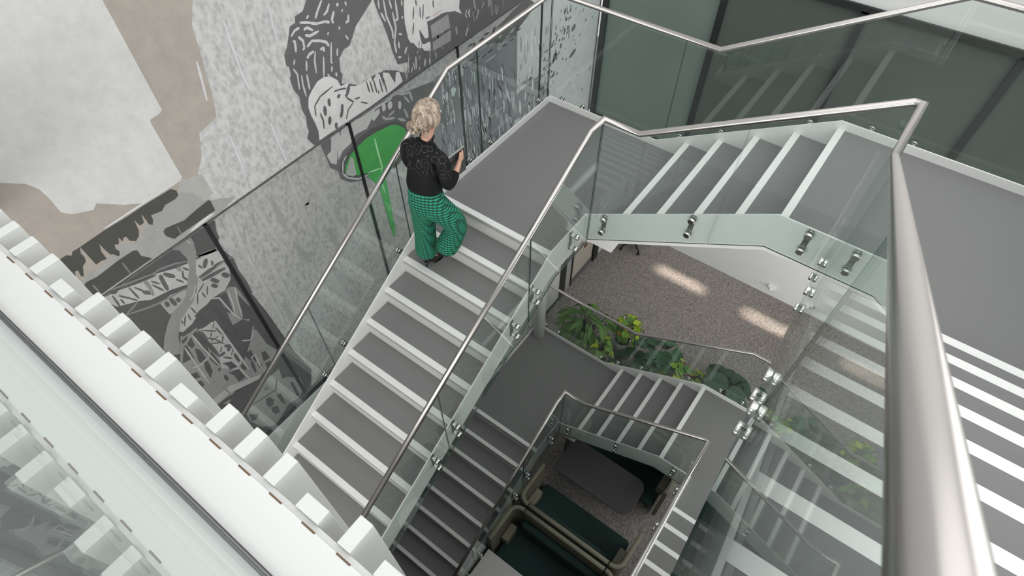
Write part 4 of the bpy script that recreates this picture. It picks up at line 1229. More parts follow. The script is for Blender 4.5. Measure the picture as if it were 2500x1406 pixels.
def storey(z, where, upper):
    up = {}
    Z = lambda v: v+z
    # pitch profiles
    PA = [(-10*g, Z(-10*r)), (0, Z(0))]
    PB = [(XB-g, Z(0)), (XB+4*g, Z(5*r))]
    PC = [(YC-9*g, Z(15*r)), (YC+g, Z(5*r))]
    fa = flight('stair_flight', where[0], lambda s, t, zz: (t, -9*g+s, zz), 10, 0, Z(-10*r), 1.1958)
    fb = flight('stair_flight', where[1], lambda s, t, zz: (XB+s, D-t, zz), 5, 0, Z(0), D-YB-.006)
    fc = flight('stair_flight', where[2], lambda s, t, zz: (XS2+.006+t, YC-s, zz), 10, None if upper else 0, Z(5*r), WF)
    # landings
    def land(name, label, poly, zz, nose):
        t = empty(name, (poly[0][0], poly[0][1], zz)); tag(t, label, 'landing')
        pp = [(x-poly[0][0], y-poly[0][1]) for x, y in poly]
        q = MB(); q.prism(pp, 2, -.05, -.0004); q.build('floor_surface', VINYL, t)
        q = MB(); q.prism(pp, 2, -.25, -.051); q.build('slab', WHITE, t); return t
    la = land('stair_landing', where[3], [(0, NS), (1.1958, NS), (1.1958, YB+.006), (XB+.001, YB+.006), (XB+.001, D), (0, D)], Z(0), 0)
    lb = land('stair_landing', where[4], [(XB+4*g+NS, YB+.006), (XS2+.006, YB+.006), (XS2+.006, YC-.001), (XCO, YC-.001), (XCO, D), (XB+4*g+NS, D)], Z(5*r), 0)
    # stringers: parts of the flights (placed relative to their empties)
    def rel(par, poly, axis):
        lx, ly, lz = par.location; return {0: [(a-ly, c-lz) for a, c in poly], 1: [(a-lx, c-lz) for a, c in poly]}[axis]
    def ST(par, bends, s0, s1, axis, a, c, bshift):
        bb = [(bends[0][0]+bshift*0, bends[0][1]), bends[1]]
        top = prof(bends, 1, s0, s1, T); bot = []
        # underside: 0.25 below landings, 0.30 below the pitch line
        for s, zz in prof(bends, 1, s0, s1, 0): bot.append((s, zz))
        bl = [(s, zz-(.25 if (abs(s-s0) < 1e-6 or abs(s-s1) < 1e-6) else .28)) for s, zz in bot]
        lx = par.location
        q = MB(); q.prism(rel(par, top+bl[::-1], axis), axis, a-lx[axis], c-lx[axis]); return bevel(q.build('stringer', STRING, par), .0015, 2)
    ST(fa, PA, -10*g, D+.012, 0, -.012, 0, 0)
    ST(fa, PA, -10*g, YB+.006, 0, XS1-.006, XS1+.006, 0)
    ST(fb, PB, -.012, XCO+.012, 1, D, D+.012, 0)
    ST(fb, PB, XS1+.006, XS2+.006, 1, YB-.006, YB+.006, 0)
    ST(fc, PC, YC-9*g-.06, YB-.006, 0, XS2-.010, XS2+.006, 0)
    ST(fc, PC, YC-9*g-.06, D, 0, XCO, XCO+.012, 0)
    # rails
    yr = .3231; RA = [(-2.46, Z(-10*r+HR+.0)), (yr, Z(HR))]; RA = [(yr-10*g, Z(HR-10*r)), (yr, Z(HR))]
    x1, x2 = 1.5511, 2.943; RB = [(x1, Z(HR)), (x2, Z(5*r+HR))]
    yc0 = .0202; RC = [(yc0-10*g, Z(15*r+HR)), (yc0, Z(5*r+HR))]
    def run(t, axis, c, side, rb, pb, joints, off, pins):
        # axis 0: plane x=c running in y; axis 1: plane y=c running in x
        for a, e in zip(joints[:-1], joints[1:]):
            top = prof(rb, 1, a+.003, e-.003, -.018); bot = prof(pb, 1, a+.003, e-.003, -.222)
            lx = t.location; poly = rel(t, top+bot[::-1], axis)
            q = MB(); q.prism(poly, axis, c-.005-lx[axis], c+.005-lx[axis], 0, 1); gp = q.build('glass_panel', [GLASS, GEDGE], t)
            for sx in [v_ for v_ in pins if a < v_ < e]:
                zc = prof(pb, 1, sx, sx+.001, 0)[0][1]; k = side*1.0
                def pt(d, dz, e_=0): return (c+k*d-lx[0], sx+e_-lx[1], zc+dz-lx[2]) if axis == 0 else (sx+e_-lx[0], c+k*d-lx[1], zc+dz-lx[2])
                for dz in (.03, -.115):
                    q = MB(); q.tube([pt(-.030, dz), pt(-.027, dz), pt(-.0065, dz)], [.022, .0265, .0265], 18); q.tube([pt(.0065, dz), pt(.014, dz)], .0265, 18); q.tube([pt(.014, dz), pt(off-.006, dz)], .0135, 12); q.build('standoff_pin', PIN, gp)
                q = MB(); q.box(pt(off-.014, -.145, -.019), pt(off-.0062, .06, .019)); bevel(q.build('mounting_plate', PLATE, gp), .002)
    PINA = [.286, -.276, -.56, -1.38, -1.66, -2.45]; PINC = [.30, -.34, -.60, -1.41, -1.66, -2.45]; PINO = [1.656, .842, .528, -.23, -.528, -1.363, -1.647, -2.45]
    tin = empty('glass_balustrade', (XG1, YG, Z(0))); tag(tin, where[5], 'balustrade')
    run(tin, 0, XG1, -1, RA, PA, [-2.62, -1.504, -.387, YG-.008], -(XS1-XG1), PINA)
    run(tin, 1, YG, 1, RB, PB, [XG1+.002, 2.24, XG2-.002], YB-YG+.0, [1.386, 2.083, 2.83])
    run(tin, 0, XG2, 1, RC, PC, [-2.86, -1.72, -.60, YG-.008], XS2-XG2, PINC)
    path = [(XG1, yr-10*g, Z(HR-10*r)), (XG1, yr, Z(HR)), (XG1, YG, Z(HR)), (x1, YG, Z(HR)), (x2, YG, Z(5*r+HR)), (XG2, YG, Z(5*r+HR)), (XG2, yc0, Z(5*r+HR)), (XG2, yc0-10*g, Z(15*r+HR)), (XG2, -2.86, Z(15*r+HR))]
    if not upper: path = path[:-1]
    lx = Vector(tin.location); q = MB(); q.tube([Vector(p)-lx for p in path], .0212, 40); q.build('handrail', STEEL, tin)
    tou = empty('glass_balustrade', (XGO, D, Z(0))); tag(tou, where[6], 'balustrade')
    run(tou, 0, XGO, 1, RA, PA, [-2.62, -1.53, -.37, .70, YGO-.008], .052, PINO)
    run(tou, 1, YGO, -1, RB, PB, [XGO+.002, 1.26, 2.96, XGC-.002], .050, [.104, .35, 1.12, 1.40, 1.752, 2.40, 2.82, 3.121, 3.9])
    run(tou, 0, XGC, -1, RC, PC, [-2.5, -1.4, -.3, .8, YGO-.008], .052, PINO)
    path = [(XGO, yr-10*g, Z(HR-10*r)), (XGO, yr, Z(HR)), (XGO, YGO, Z(HR)), (x1, YGO, Z(HR)), (x2, YGO, Z(5*r+HR)), (XGC, YGO, Z(5*r+HR)), (XGC, yc0, Z(5*r+HR)), (XGC, yc0-10*g, Z(15*r+HR))]
    lx = Vector(tou.location); q = MB(); q.tube([Vector(p)-lx for p in path], .0212, 28); q.build('handrail', STEEL, tou)
storey(0, ['long grey and white flight of stairs that the woman is climbing', 'short five-step flight between the two upper landings', 'flight rising to the top gallery at the right beside the near handrail',
  'upper grey landing just ahead of the climbing woman', 'broad upper landing at the right edge, above the short flight',
  'inner glass balustrade of the upper storey whose steel handrail passes closest to the camera', 'outer glass balustrade of the upper stairs, beside the mural and the dark glazed screen'], True)
storey(-H, ['shadowed lower flight seen between the upper flight and the sofas', 'short lower flight beside the potted plants', 'lower flight at bottom right beside the dark booth seats',
  'dark lower landing with the white column on it', 'lower landing between the plants and the booth seats',
  'inner glass balustrade of the lower storey around the booth seats', 'outer glass balustrade of the lower stairs in front of the potted plants'], False)
# column
q = MB(); q.lathe([(.0, 0), (.081, 0), (.081, H-.252), (0, H-.252)], seg=32); o = q.build('support_column', WHITE, None, (.12, 1.62, -H)); tag(o, 'round white steel column standing on the lower landing corner', 'column')
# ================================================================ TOP GALLERY EDGE
gb = empty('glass_balustrade', (0, -2.87, FL2)); tag(gb, 'glass balustrade along the white ledge of the top gallery', 'balustrade')
for a, e in ((XW+.01, 1.18), (1.19, XG2-.01)):
    q = MB(); q.prism([(a, .012), (e, .012), (e, HR-.018), (a, HR-.018)], 1, -.006, .006, 0, 1); q.build('glass_panel', [GLASS, GEDGE], gb)
q = MB(); q.tube([(XW+.01, 0, HR), (XG2, 0, HR), (XG2, .02, HR)], .0212, 24); q.build('handrail', STEEL, gb)
q = MB(); q.box((XW, -.012, -.02), (XG2, -.0062, .012)); q.box((XW, .0062, -.02), (XG2, .011, .010)); q.build('glazing_channel', SHOE, gb)
lg = MB(); lg.box((XW, -2.858, FL2-.03), (XS2-.06, -2.7495, FL2)); lg.box((XW, -2.8995, FL2-.03), (XS2-.06, -2.883, FL2))
o = lg.build('gallery_ledge', LEDGE); bevel(o, .002); tag(o, 'bright white ledge between the gallery glass and the battens', 'ledge')
cl = empty('batten_cladding', (0, -2.737, FL2)); tag(cl, 'white vertical batten cladding hung on the gallery edge at lower left', 'cladding')
q = MB(); q.box((XW, -.012, -.95), (XS2-.06, 0, -.012)); q.build('backing_board', BATTEN, cl)
NB = [.50, .60, .71, .815, .923, 1.03, 1.144, 1.381, 1.497, 1.593, 1.702, 1.945, 2.047, 2.15, 2.383, 2.60, 2.70, 2.80]; WB = [.38, 1.253, 1.804, 2.256, 2.485, 2.90]
NB = [-.56+.105*i for i in range(9)]+NB
me = MB().box((0, .0005, -.95), (.037, .0705, 0)).mesh('batten', BATTEN); me2 = MB().box((0, .0005, -.95), (.069, .036, 0)).mesh('batten_flat', BATTEN)
for x in NB: bevel(inst(me, 'batten', cl, Matrix.Translation((x, 0, 0))), .0015, 1)
for x in WB: bevel(inst(me2, 'batten', cl, Matrix.Translation((x, 0, 0))), .0015, 1)
me = MB().box((0, -.0165, -.006), (.040, -.0122, .0006)).mesh('slot', SLOT)  # solid brown blocks stand in for the shaded gaps behind the battens
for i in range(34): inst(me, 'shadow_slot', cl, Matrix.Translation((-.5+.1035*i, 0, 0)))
# ================================================================ LOWER ROOM
# linear lamps under the lower ceiling
for i, (x, lb) in enumerate([(1.08, 'linear ceiling lamp above the carpet nearer the doors'), (2.95, 'linear ceiling lamp above the carpet nearer the stair')]):
    t = empty('linear_lamp', (x, 5.34, -3.2)); tag(t, lb, 'ceiling lamp', 'linear lamps of the lower room')
    q = MB(); q.box((-.6, -.03, -.06), (.6, .03, 0)); q.build('lamp_body', WHITE, t)
    o = area('lamp_light', (x, 5.34, -3.27), 1.0, .04, 1.6, (1, .84, .70), spread=.17); o.parent = t; o.location = (0, 0, -.075)
# booth sofas
def rrect(x0, y0, x1, y1, rad, corners, seg=6):
    out = []
    for (cx, cy, a0, k) in ((x1, y0, -90, 0), (x1, y1, 0, 1), (x0, y1, 90, 2), (x0, y0, 180, 3)):
        if k in corners:
            ox = cx-rad if cx == x1 else cx+rad; oy = cy-rad if cy == y1 else cy+rad
            for i in range(seg+1): a = math.radians(a0+90*i/seg); out.append((ox+rad*math.cos(a), oy+rad*math.sin(a)))
        else: out.append((cx, cy))
    return out
def wallstrip(path, th, z0, z1, mi=0, mt=1):
    """curving upholstered panel with a piped top"""
    q = MB(); P = [Vector(p) for p in path]; n = len(P); L = []; R = []
    for i, p in enumerate(P):
        d = (P[min(n-1, i+1)]-P[max(0, i-1)]).normalized(); nn = Vector((-d.y, d.x)); L.append(p+nn*th/2); R.append(p-nn*th/2)
    vs = []
    for zz, k in ((z0, 1), (z1-.02, 1), (z1-.005, .7), (z1, .3)):
        for i in range(n): c = P[i]; vs.append((*(c+(L[i]-c)*k), zz))
        for i in range(n): c = P[i]; vs.append((*(c+(R[i]-c)*k), zz))
    N = 2*n; f = []; mi_ = []
    for lv in range(3):
        for i in range(n-1):
            f.append((lv*N+i+1, lv*N+i, (lv+1)*N+i, (lv+1)*N+i+1)); f.append((lv*N+n+i, lv*N+n+i+1, (lv+1)*N+n+i+1, (lv+1)*N+n+i)); mi_ += [0 if lv == 0 else 1]*2
        f.append((lv*N, lv*N+n, (lv+1)*N+n, (lv+1)*N)); f.append((lv*N+2*n-1, lv*N+n-1, (lv+1)*N+n-1, (lv+1)*N+2*n-1)); mi_ += [0 if lv == 0 else 1]*2
    for i in range(n-1): f.append((3*N+i, 3*N+n+i, 3*N+n+i+1, 3*N+i+1)); mi_.append(1)
    b0 = 0; q.v = vs
    for a, m_ in zip(f, mi_): q.f.append(list(a)); q.m.append(m_); q.sm.append(m_ == 1)
    return q
def sofa(y, dr, label):
    t = empty('booth_sofa', (2.08, y, FL0)); tag(t, label, 'sofa', 'high-backed booth sofas')
    W2, dp, rd = .81, .60, .13; y0 = .035*dr
    def arc(sx):
        pts = []
        for i in range(9): a = math.radians(90*i/8); pts.append((sx*(W2-rd+rd*math.sin(a)), y0+dr*(rd-rd*math.cos(a))))
        return pts
    wallstrip([(-.64, y0), (-.2, y0), (.2, y0), (.64, y0)], .06, .1, 1.1).build('back_panel', [FELT, FELTE], t)
    for sx in (-1, 1): wallstrip([(sx*.655, y0)]+arc(sx)+[(sx*W2, y0+dr*.3), (sx*W2, y0+dr*dp)], .06, .1, 1.1).build('side_panel', [FELT, FELTE], t)
    q = MB(); P = rrect(-.74, 0, .74, .56, .06, (1, 2)); P = [(a, y0+dr*(.05+c)) for a, c in P]; q.prism(P, 2, .30, .45); o = q.build('seat_cushion', GREENF, t); bevel(o, .03, 4)
    q = MB(); q.box((-.70, y0+dr*.08, .08), (.70, y0+dr*.52, .30)); q.build('seat_base', FELT, t)
    q = MB(); q.box((-.62, y0+dr*.035, .45), (.62, y0+dr*.15, .86)); o = q.build('back_cushion', GREENF, t); bevel(o, .04, 4)
    for sx in (-1, 1): q = MB(); q.box((sx*.665, y0+dr*.14, .45), (sx*.775, y0+dr*.40, .66)); o = q.build('armrest', FELTE, t); bevel(o, .02, 3)
    me = MB().lathe([(0, 0), (.02, 0), (.02, .1), (0, .1)], seg=10).mesh('foot', BLACK)
    for sx in (-.66, .66):
        for yy in (.12, .5): inst(me, 'foot', t, Matrix.Translation((sx, y0+dr*yy, 0)))
sofa(-.52, 1, 'olive booth sofa whose long green seat faces the dark table')
sofa(-.55, -1, 'olive booth sofa at the bottom edge, its back against the other sofa')
sofa(1.42, -1, 'olive booth sofa on the far side of the dark table, under the short lower flight')
t = empty('booth_table', (1.96, .57, FL0)); tag(t, 'dark charcoal table with rounded end between two booth sofas', 'table')
q = MB(); q.prism(rrect(-.62, -.29, .66, .33, .16, (0, 1)), 2, .715, .74); o = q.build('tabletop', TABLE, t); bevel(o, .004)
q = MB(); q.box((-.40, -.03, 0), (-.34, .03, .715)).box((.34, -.03, 0), (.40, .03, .715)).box((-.37, -.012, .62), (.37, .012, .66)); q.build('table_frame', BLACK, t)
t = empty('booth_table', (1.90, -1.45, FL0)); tag(t, 'pale grey table end at the bottom edge beside the nearer booth', 'table')
q = MB(); q.prism(rrect(-.62, -.30, .66, .22, .16, (0, 1)), 2, .715, .74); o = q.build('tabletop', POTW, t); bevel(o, .004)
q = MB(); q.box((-.40, -.03, 0), (-.34, .03, .715)).box((.34, -.03, 0), (.40, .03, .715)).box((-.37, -.012, .62), (.37, .012, .66)); q.build('table_frame', BLACK, t)
# office chair base seen under the bulkhead
t = empty('office_chair', (-.30, 5.02, FL0)); tag(t, 'black office chair with castors beyond the white bulkhead', 'chair')
t.location = (-.18, 5.62, FL0)
for i in range(5):
    a = math.radians(-40+72*i); q = MB(); e = Vector((.32*math.cos(a), .32*math.sin(a), .09)); q.tube([(0, 0, .12), tuple(e)], [.03, .017], 10); lg_ = q.build('base_leg', BLACK, t)
    q = MB(); nx = Vector((-math.sin(a), math.cos(a), 0))*.018; c_ = Vector((e.x, e.y, .032)); q.tube([c_-nx, c_+nx], .03, 14); q.build('castor', BLACK, lg_)
q = MB(); q.tube([(0, 0, .1), (0, 0, .42)], .025, 12); q.build('gas_lift', BLACK, t)
q = MB(); q.prism(rrect(-.23, -.22, .23, .24, .08, (0, 1, 2, 3)), 2, .42, .50); o = q.build('seat', BLACK, t); bevel(o, .02, 3)
q = MB(); q.box((-.2, -.27, .58), (.2, -.22, 1.0)); o = q.build('backrest', BLACK, t); bevel(o, .02, 3); q = MB(); q.tube([(0, -.1, .44), (0, -.25, .5), (0, -.25, .7)], .018, 8); q.build('back_stem', BLACK, t)
# ---------------------------------------------------------------- potted plants
def leafmat(name, a, c):
    m = mat(name, a, .45); nt = m.node_tree; bs = nt.nodes['Principled BSDF']
    tc = nt.nodes.new('ShaderNodeTexCoord'); sp = nt.nodes.new('ShaderNodeSeparateXYZ'); ab = nt.nodes.new('ShaderNodeMath'); ab.operation = 'ABSOLUTE'
    oi = nt.nodes.new('ShaderNodeObjectInfo'); ad = nt.nodes.new('ShaderNodeMath'); ad.operation = 'MULTIPLY_ADD'; ad.inputs[1].default_value = 3.5
    mx = nt.nodes.new('ShaderNodeMix'); mx.data_type = 'RGBA'; mx.inputs[6].default_value = (*a, 1); mx.inputs[7].default_value = (*c, 1)
    nt.links.new(tc.outputs['Object'], sp.inputs[0]); nt.links.new(sp.outputs['X'], ab.inputs[0]); nt.links.new(ab.outputs[0], ad.inputs[0]); nt.links.new(oi.outputs['Random'], ad.inputs[2]); nt.links.new(ad.outputs[0], mx.inputs[0]); nt.links.new(mx.outputs[2], bs.inputs['Base Color'])
    bs.inputs['Specular IOR Level'].default_value = .4; return m
LF_A = leafmat('leaf_mid_green', (.06, .15, .03), (.14, .29, .05)); LF_B = leafmat('leaf_lime', (.16, .34, .015), (.40, .52, .03))
LF_C = leafmat('leaf_deep_green', (.022, .075, .035), (.05, .15, .06)); LF_D = leafmat('leaf_dark_round', (.014, .045, .022), (.034, .085, .042)); LF_R = mat('leaf_red_bronze', (.16, .03, .02), .5)
YEL = mat('yellow_bloom', (.72, .45, .05), .5); ORA = mat('orange_bloom', (.6, .18, .03), .5); WSTK = mat('pale_stake', (.55, .55, .5), .5); STEM = mat('plant_stem', (.05, .1, .02), .6)
def leafmesh(name, L, W, shape, curl, m):
    n = 9; q = MB(); vs = []
    for i in range(n+1):
        t = i/n
        if shape == 'lance': wd = math.sin(math.pi*t**.8)*(1-.25*t)
        elif shape == 'heart': wd = (math.sin(math.pi*min(1, t*.95+.12))**.7)*(1-.55*t)*1.15
        elif shape == 'round': wd = max(.02, 1-(2*t-1)**2)**.5
        else: wd = math.sin(math.pi*min(1, t*.9+.1))**.6
        if i == n: wd = .02
        y = L*t; z = -curl*L*t*t+.02*L
        if shape == 'cut' and i % 2 == 1 and 1 < i < n: ws = .45
        else: ws = 1
        for sx in (-1, -.5, 0, .5, 1): vs.append((sx*wd*W/2*(ws if abs(sx) == 1 else 1), y, z+abs(sx)*W*.16-(.0 if abs(sx) < 1 else W*.05)))
    fs = []
    for i in range(n):
        for j in range(4): fs.append((i*5+j, i*5+j+1, (i+1)*5+j+1, (i+1)*5+j))
    q.add(vs, fs, 0, True); return q.mesh(name, m)
def pot(t, rr, h, m=POTW):
    q = MB(); q.lathe([(0, 0), (rr*.78, 0), (rr, h), (rr-.012, h), (rr-.02, h-.03)], seg=28); p = q.build('pot', m, t)
    q = MB(); q.lathe([(rr-.018, h-.035), (0, h-.03)], seg=20); q.build('soil', SOIL, t); return p
def plant(x, y, label, rr, ph, kinds, n, spread, hgt, seed, stems=True, cx=0, cy=0):
    """kinds: list of (mesh, scale_lo, scale_hi)"""
    rd = random.Random(seed); t = empty('potted_plant', (x, y, FL0)); tag(t, label, 'plant', 'potted plants along the lower stairs')
    pot(t, rr, ph); sm = MB()
    for i in range(n):
        a = rd.uniform(0, 2*math.pi); q = rd.random()**.6*spread; h = ph+hgt*(1-.55*(q/spread)**2)*rd.uniform(.55, 1); bx, by = cx+q*math.cos(a), cy+q*math.sin(a)
        me, lo, hi = kinds[i % len(kinds)]; sc = rd.uniform(lo, hi); tilt = -.35-1.0*q/spread+rd.uniform(-.35, .35)+.5
        mw = Matrix.Translation((bx, by, h)) @ Euler((tilt, rd.uniform(-.4, .4), a-math.pi/2+rd.uniform(-.6, .6)), 'ZYX').to_matrix().to_4x4() @ Matrix.Scale(sc, 4)
        mw = Matrix.Translation((bx, by, h)) @ Matrix.Rotation(a-math.pi/2+rd.uniform(-.6, .6), 4, 'Z') @ Matrix.Rotation(tilt, 4, 'X') @ Matrix.Rotation(rd.uniform(-.5, .5), 4, 'Y') @ Matrix.Scale(sc, 4)
        inst(me, 'leaf', t, mw)
        if stems: sm.tube([(.25*rr*math.cos(a), .25*rr*math.sin(a), ph-.04), (bx*.45, by*.45, ph+(h-ph)*.65), (bx, by, h+.005)], [.005, .0045, .003], 5, caps=False)
    if sm.v: sm.build('stems', STEM, t)
    return t
la_ = leafmesh('leaf_lance', .24, .075, 'lance', .35, LF_A); lb_ = leafmesh('leaf_heart_lime', .11, .095, 'heart', .25, LF_B); lc_ = leafmesh('leaf_cut', .30, .25, 'cut', .2, LF_C)
ld_ = leafmesh('leaf_round', .26, .21, 'round', .25, LF_D); le_ = leafmesh('leaf_heart_mid', .13, .1, 'heart', .3, LF_A); lf_ = leafmesh('leaf_red', .14, .05, 'lance', .3, LF_R); lg2 = leafmesh('leaf_deep', .22, .14, 'round', .3, LF_C)
plant(.33, 2.86, 'large leafy mid-green plant with pointed leaves, leftmost of the potted plants', .17, .34, [(la_, 1.0, 1.5)], 96, .42, .72, 1)
p2 = plant(.96, 3.12, 'plant with lime heart-shaped leaves and yellow blooms in a white pot', .15, .42, [(lb_, 1.0, 1.6), (lb_, .9, 1.4), (le_, .9, 1.3)], 60, .27, .45, 2, cx=.0, cy=.12)
for i, (a, c, h) in enumerate([(-.08, .02, .72), (.02, -.02, .76), (-.06, -.10, .66)]): q = MB(); q.lathe([(0, 0), (.03, .006), (.038, .02), (.02, .035), (0, .036)], (a, c, h), 12); q.build('bloom', YEL if i < 2 else ORA, p2)
q = MB(); q.tube([(-.1, .12, .42), (-.12, .16, .86)], .012, 8); q.build('stake', WSTK, p2)
q = MB(); q.tube([(.12, -.02, .1), (.17, -.10, .66)], .012, 8); q.build('stake', WSTK, p2)
plant(.80, 2.62, 'yellow-green bushy plant below the handrail, between the tall leafy plant and the lower landing', .13, .30, [(lb_, .9, 1.4), (le_, 1.0, 1.6), (le_, 1.0, 1.6)], 56, .27, .50, 3)
plant(1.62, 3.10, 'deep-green monstera with split leaves in the middle of the plant row', .16, .30, [(lc_, .8, 1.2), (lg2, .8, 1.2)], 34, .34, .55, 4)
plant(1.40, 2.70, 'dark low leafy plant tucked against the lower stringer', .14, .22, [(lg2, 1.0, 1.5)], 36, .36, .40, 5)
p6 = plant(2.04, 3.00, 'mixed plant with round green leaves and a red-bronze centre', .15, .28, [(le_, 1.1, 1.9), (lf_, .8, 1.3), (lb_, .9, 1.5)], 52, .32, .45, 6)
plant(2.40, 3.16, 'small yellow-green plant in a pale pot beside the dark round-leaved plant', .13, .36, [(lb_, .7, 1.1)], 24, .16, .22, 7)
plant(2.86, 3.20, 'plant with big dark round leaves at the right end of the plant row', .17, .34, [(ld_, 1.1, 1.6)], 22, .28, .45, 8)
# ---------------------------------------------------------------- the woman on the stairs
def skinned(name, chains, m, parent, lev=2, root=0, smooth=True):
    """chains: list of lists of (x,y,z,rx,ry); first vertex of a chain may be an int index into earlier verts"""
    V = []; E = []; R = []
    for ch in chains:
        prev = None
        for q in ch:
            if isinstance(q, int): prev = q; continue
            V.append(q[:3]); R.append((q[3], q[4] if len(q) > 4 else q[3])); i = len(V)-1
            if prev is not None: E.append((prev, i))
            prev = i
    me = bpy.data.meshes.new(name); me.from_pydata(V, E, []); me.materials.append(m); o = bpy.data.objects.new(name, me); COL.objects.link(o)
    sk = o.modifiers.new('skin', 'SKIN'); sk.use_smooth_shade = True; sk.branch_smoothing = .6
    for i, rr_ in enumerate(R): me.skin_vertices[0].data[i].radius = rr_; me.skin_vertices[0].data[i].use_root = (i == root)
    ss = o.modifiers.new('sub', 'SUBSURF'); ss.levels = ss.render_levels = lev
    dg = bpy.context.evaluated_depsgraph_get(); dg.update(); nm = bpy.data.meshes.new_from_object(o.evaluated_get(dg)); nm.name = name
    bpy.data.objects.remove(o)
    for p in nm.polygons: p.use_smooth = smooth
    if not nm.materials: nm.materials.append(m)
    o = bpy.data.objects.new(name, nm); COL.objects.link(o)
    if parent: o.parent = parent; o.matrix_parent_inverse = parent.matrix_world.inverted() if False else Matrix.Translation(-parent.location)
    return o
HOUND = bpy.data.materials.new('green_houndstooth'); HOUND.use_nodes = True; nt = HOUND.node_tree; bs = nt.nodes['Principled BSDF']; bs.inputs['Roughness'].default_value = .85
tc = nt.nodes.new('ShaderNodeTexCoord')
wv = []
for ax, sc_ in (('Z', 40), ('X', 40)):
    a_ = nt.nodes.new('ShaderNodeTexWave'); a_.bands_direction = ax; a_.inputs['Scale'].default_value = sc_/3.3; a_.inputs['Distortion'].default_value = .6; a_.inputs['Detail'].default_value = 1; nt.links.new(tc.outputs['Object'], a_.inputs['Vector']); wv.append(a_)
mu = nt.nodes.new('ShaderNodeMath'); mu.operation = 'MULTIPLY'; nt.links.new(wv[0].outputs['Fac'], mu.inputs[0]); nt.links.new(wv[1].outputs['Fac'], mu.inputs[1])
ma = nt.nodes.new('ShaderNodeMath'); ma.operation = 'MULTIPLY_ADD'; ma.inputs[1].default_value = .42; nt.links.new(wv[0].outputs['Fac'], ma.inputs[0]); nt.links.new(mu.outputs[0], ma.inputs[2])
cr = nt.nodes.new('ShaderNodeValToRGB'); e = cr.color_ramp.elements; e[0].position = .25; e[0].color = (.004, .05, .034, 1); e[1].position = .62; e[1].color = (.022, .30, .17, 1)
nt.links.new(ma.outputs[0], cr.inputs[0]); nt.links.new(cr.outputs[0], bs.inputs['Base Color'])
LACE = bpy.data.materials.new('black_lace'); LACE.use_nodes = True; nt = LACE.node_tree; bs = nt.nodes['Principled BSDF']; bs.inputs['Roughness'].default_value = .75; bs.inputs['Specular IOR Level'].default_value = .25
tc = nt.nodes.new('ShaderNodeTexCoord'); v = nt.nodes.new('ShaderNodeTexVoronoi'); v.inputs['Scale'].default_value = 17; sp = nt.nodes.new('ShaderNodeSeparateXYZ')
sn = nt.nodes.new('ShaderNodeMath'); sn.operation = 'SINE'; s1_ = nt.nodes.new('ShaderNodeMath'); s1_.operation = 'MULTIPLY'; s1_.inputs[1].default_value = 16
mz = nt.nodes.new('ShaderNodeMapRange'); mz.inputs[1].default_value = .84; mz.inputs[2].default_value = .90   # lace yoke and sleeves, plain black below
cr = nt.nodes.new('ShaderNodeValToRGB'); e = cr.color_ramp.elements; e[0].position = .90; e[0].color = (.006, .007, .008, 1); e[1].position = .99; e[1].color = (.085, .078, .076, 1)
mx = nt.nodes.new('ShaderNodeMix'); mx.data_type = 'RGBA'; mx.inputs[6].default_value = (.005, .006, .006, 1)
nt.links.new(tc.outputs['Object'], v.inputs['Vector']); nt.links.new(v.outputs['Distance'], s1_.inputs[0]); nt.links.new(s1_.outputs[0], sn.inputs[0]); nt.links.new(sn.outputs[0], cr.inputs[0]); nt.links.new(tc.outputs['Object'], sp.inputs[0]); nt.links.new(sp.outputs['Z'], mz.inputs[0]); nt.links.new(mz.outputs[0], mx.inputs[0]); nt.links.new(cr.outputs[0], mx.inputs[7]); nt.links.new(mx.outputs[2], bs.inputs['Base Color'])
HAIR = bpy.data.materials.new('ash_blonde_hair'); HAIR.use_nodes = True; nt = HAIR.node_tree; bs = nt.nodes['Principled BSDF']; bs.inputs['Roughness'].default_value = .55
tc = nt.nodes.new('ShaderNodeTexCoord'); mp = nt.nodes.new('ShaderNodeMapping'); mp.inputs['Scale'].default_value = (38, 38, 11); n1 = nt.nodes.new('ShaderNodeTexNoise'); n1.inputs['Scale'].default_value = 1; n1.inputs['Detail'].default_value = 3; n1.inputs['Distortion'].default_value = 1.2
cr = nt.nodes.new('ShaderNodeValToRGB'); e = cr.color_ramp.elements; e[0].position = .36; e[0].color = (.17, .12, .09, 1); e[1].position = .62; e[1].color = (.50, .41, .325, 1)
bp = nt.nodes.new('ShaderNodeBump'); bp.inputs['Strength'].default_value = .35; bp.inputs['Distance'].default_value = .003
nt.links.new(tc.outputs['Object'], mp.inputs[0]); nt.links.new(mp.outputs[0], n1.inputs['Vector']); nt.links.new(n1.outputs['Fac'], cr.inputs[0]); nt.links.new(cr.outputs[0], bs.inputs['Base Color']); nt.links.new(n1.outputs['Fac'], bp.inputs['Height']); nt.links.new(bp.outputs[0], bs.inputs['Normal'])
FZ = -2*r
wm = empty('person', (.27, -.45, FZ)); tag(wm, 'woman in black lace blouse and green checked trousers climbing the upper flight', 'person')
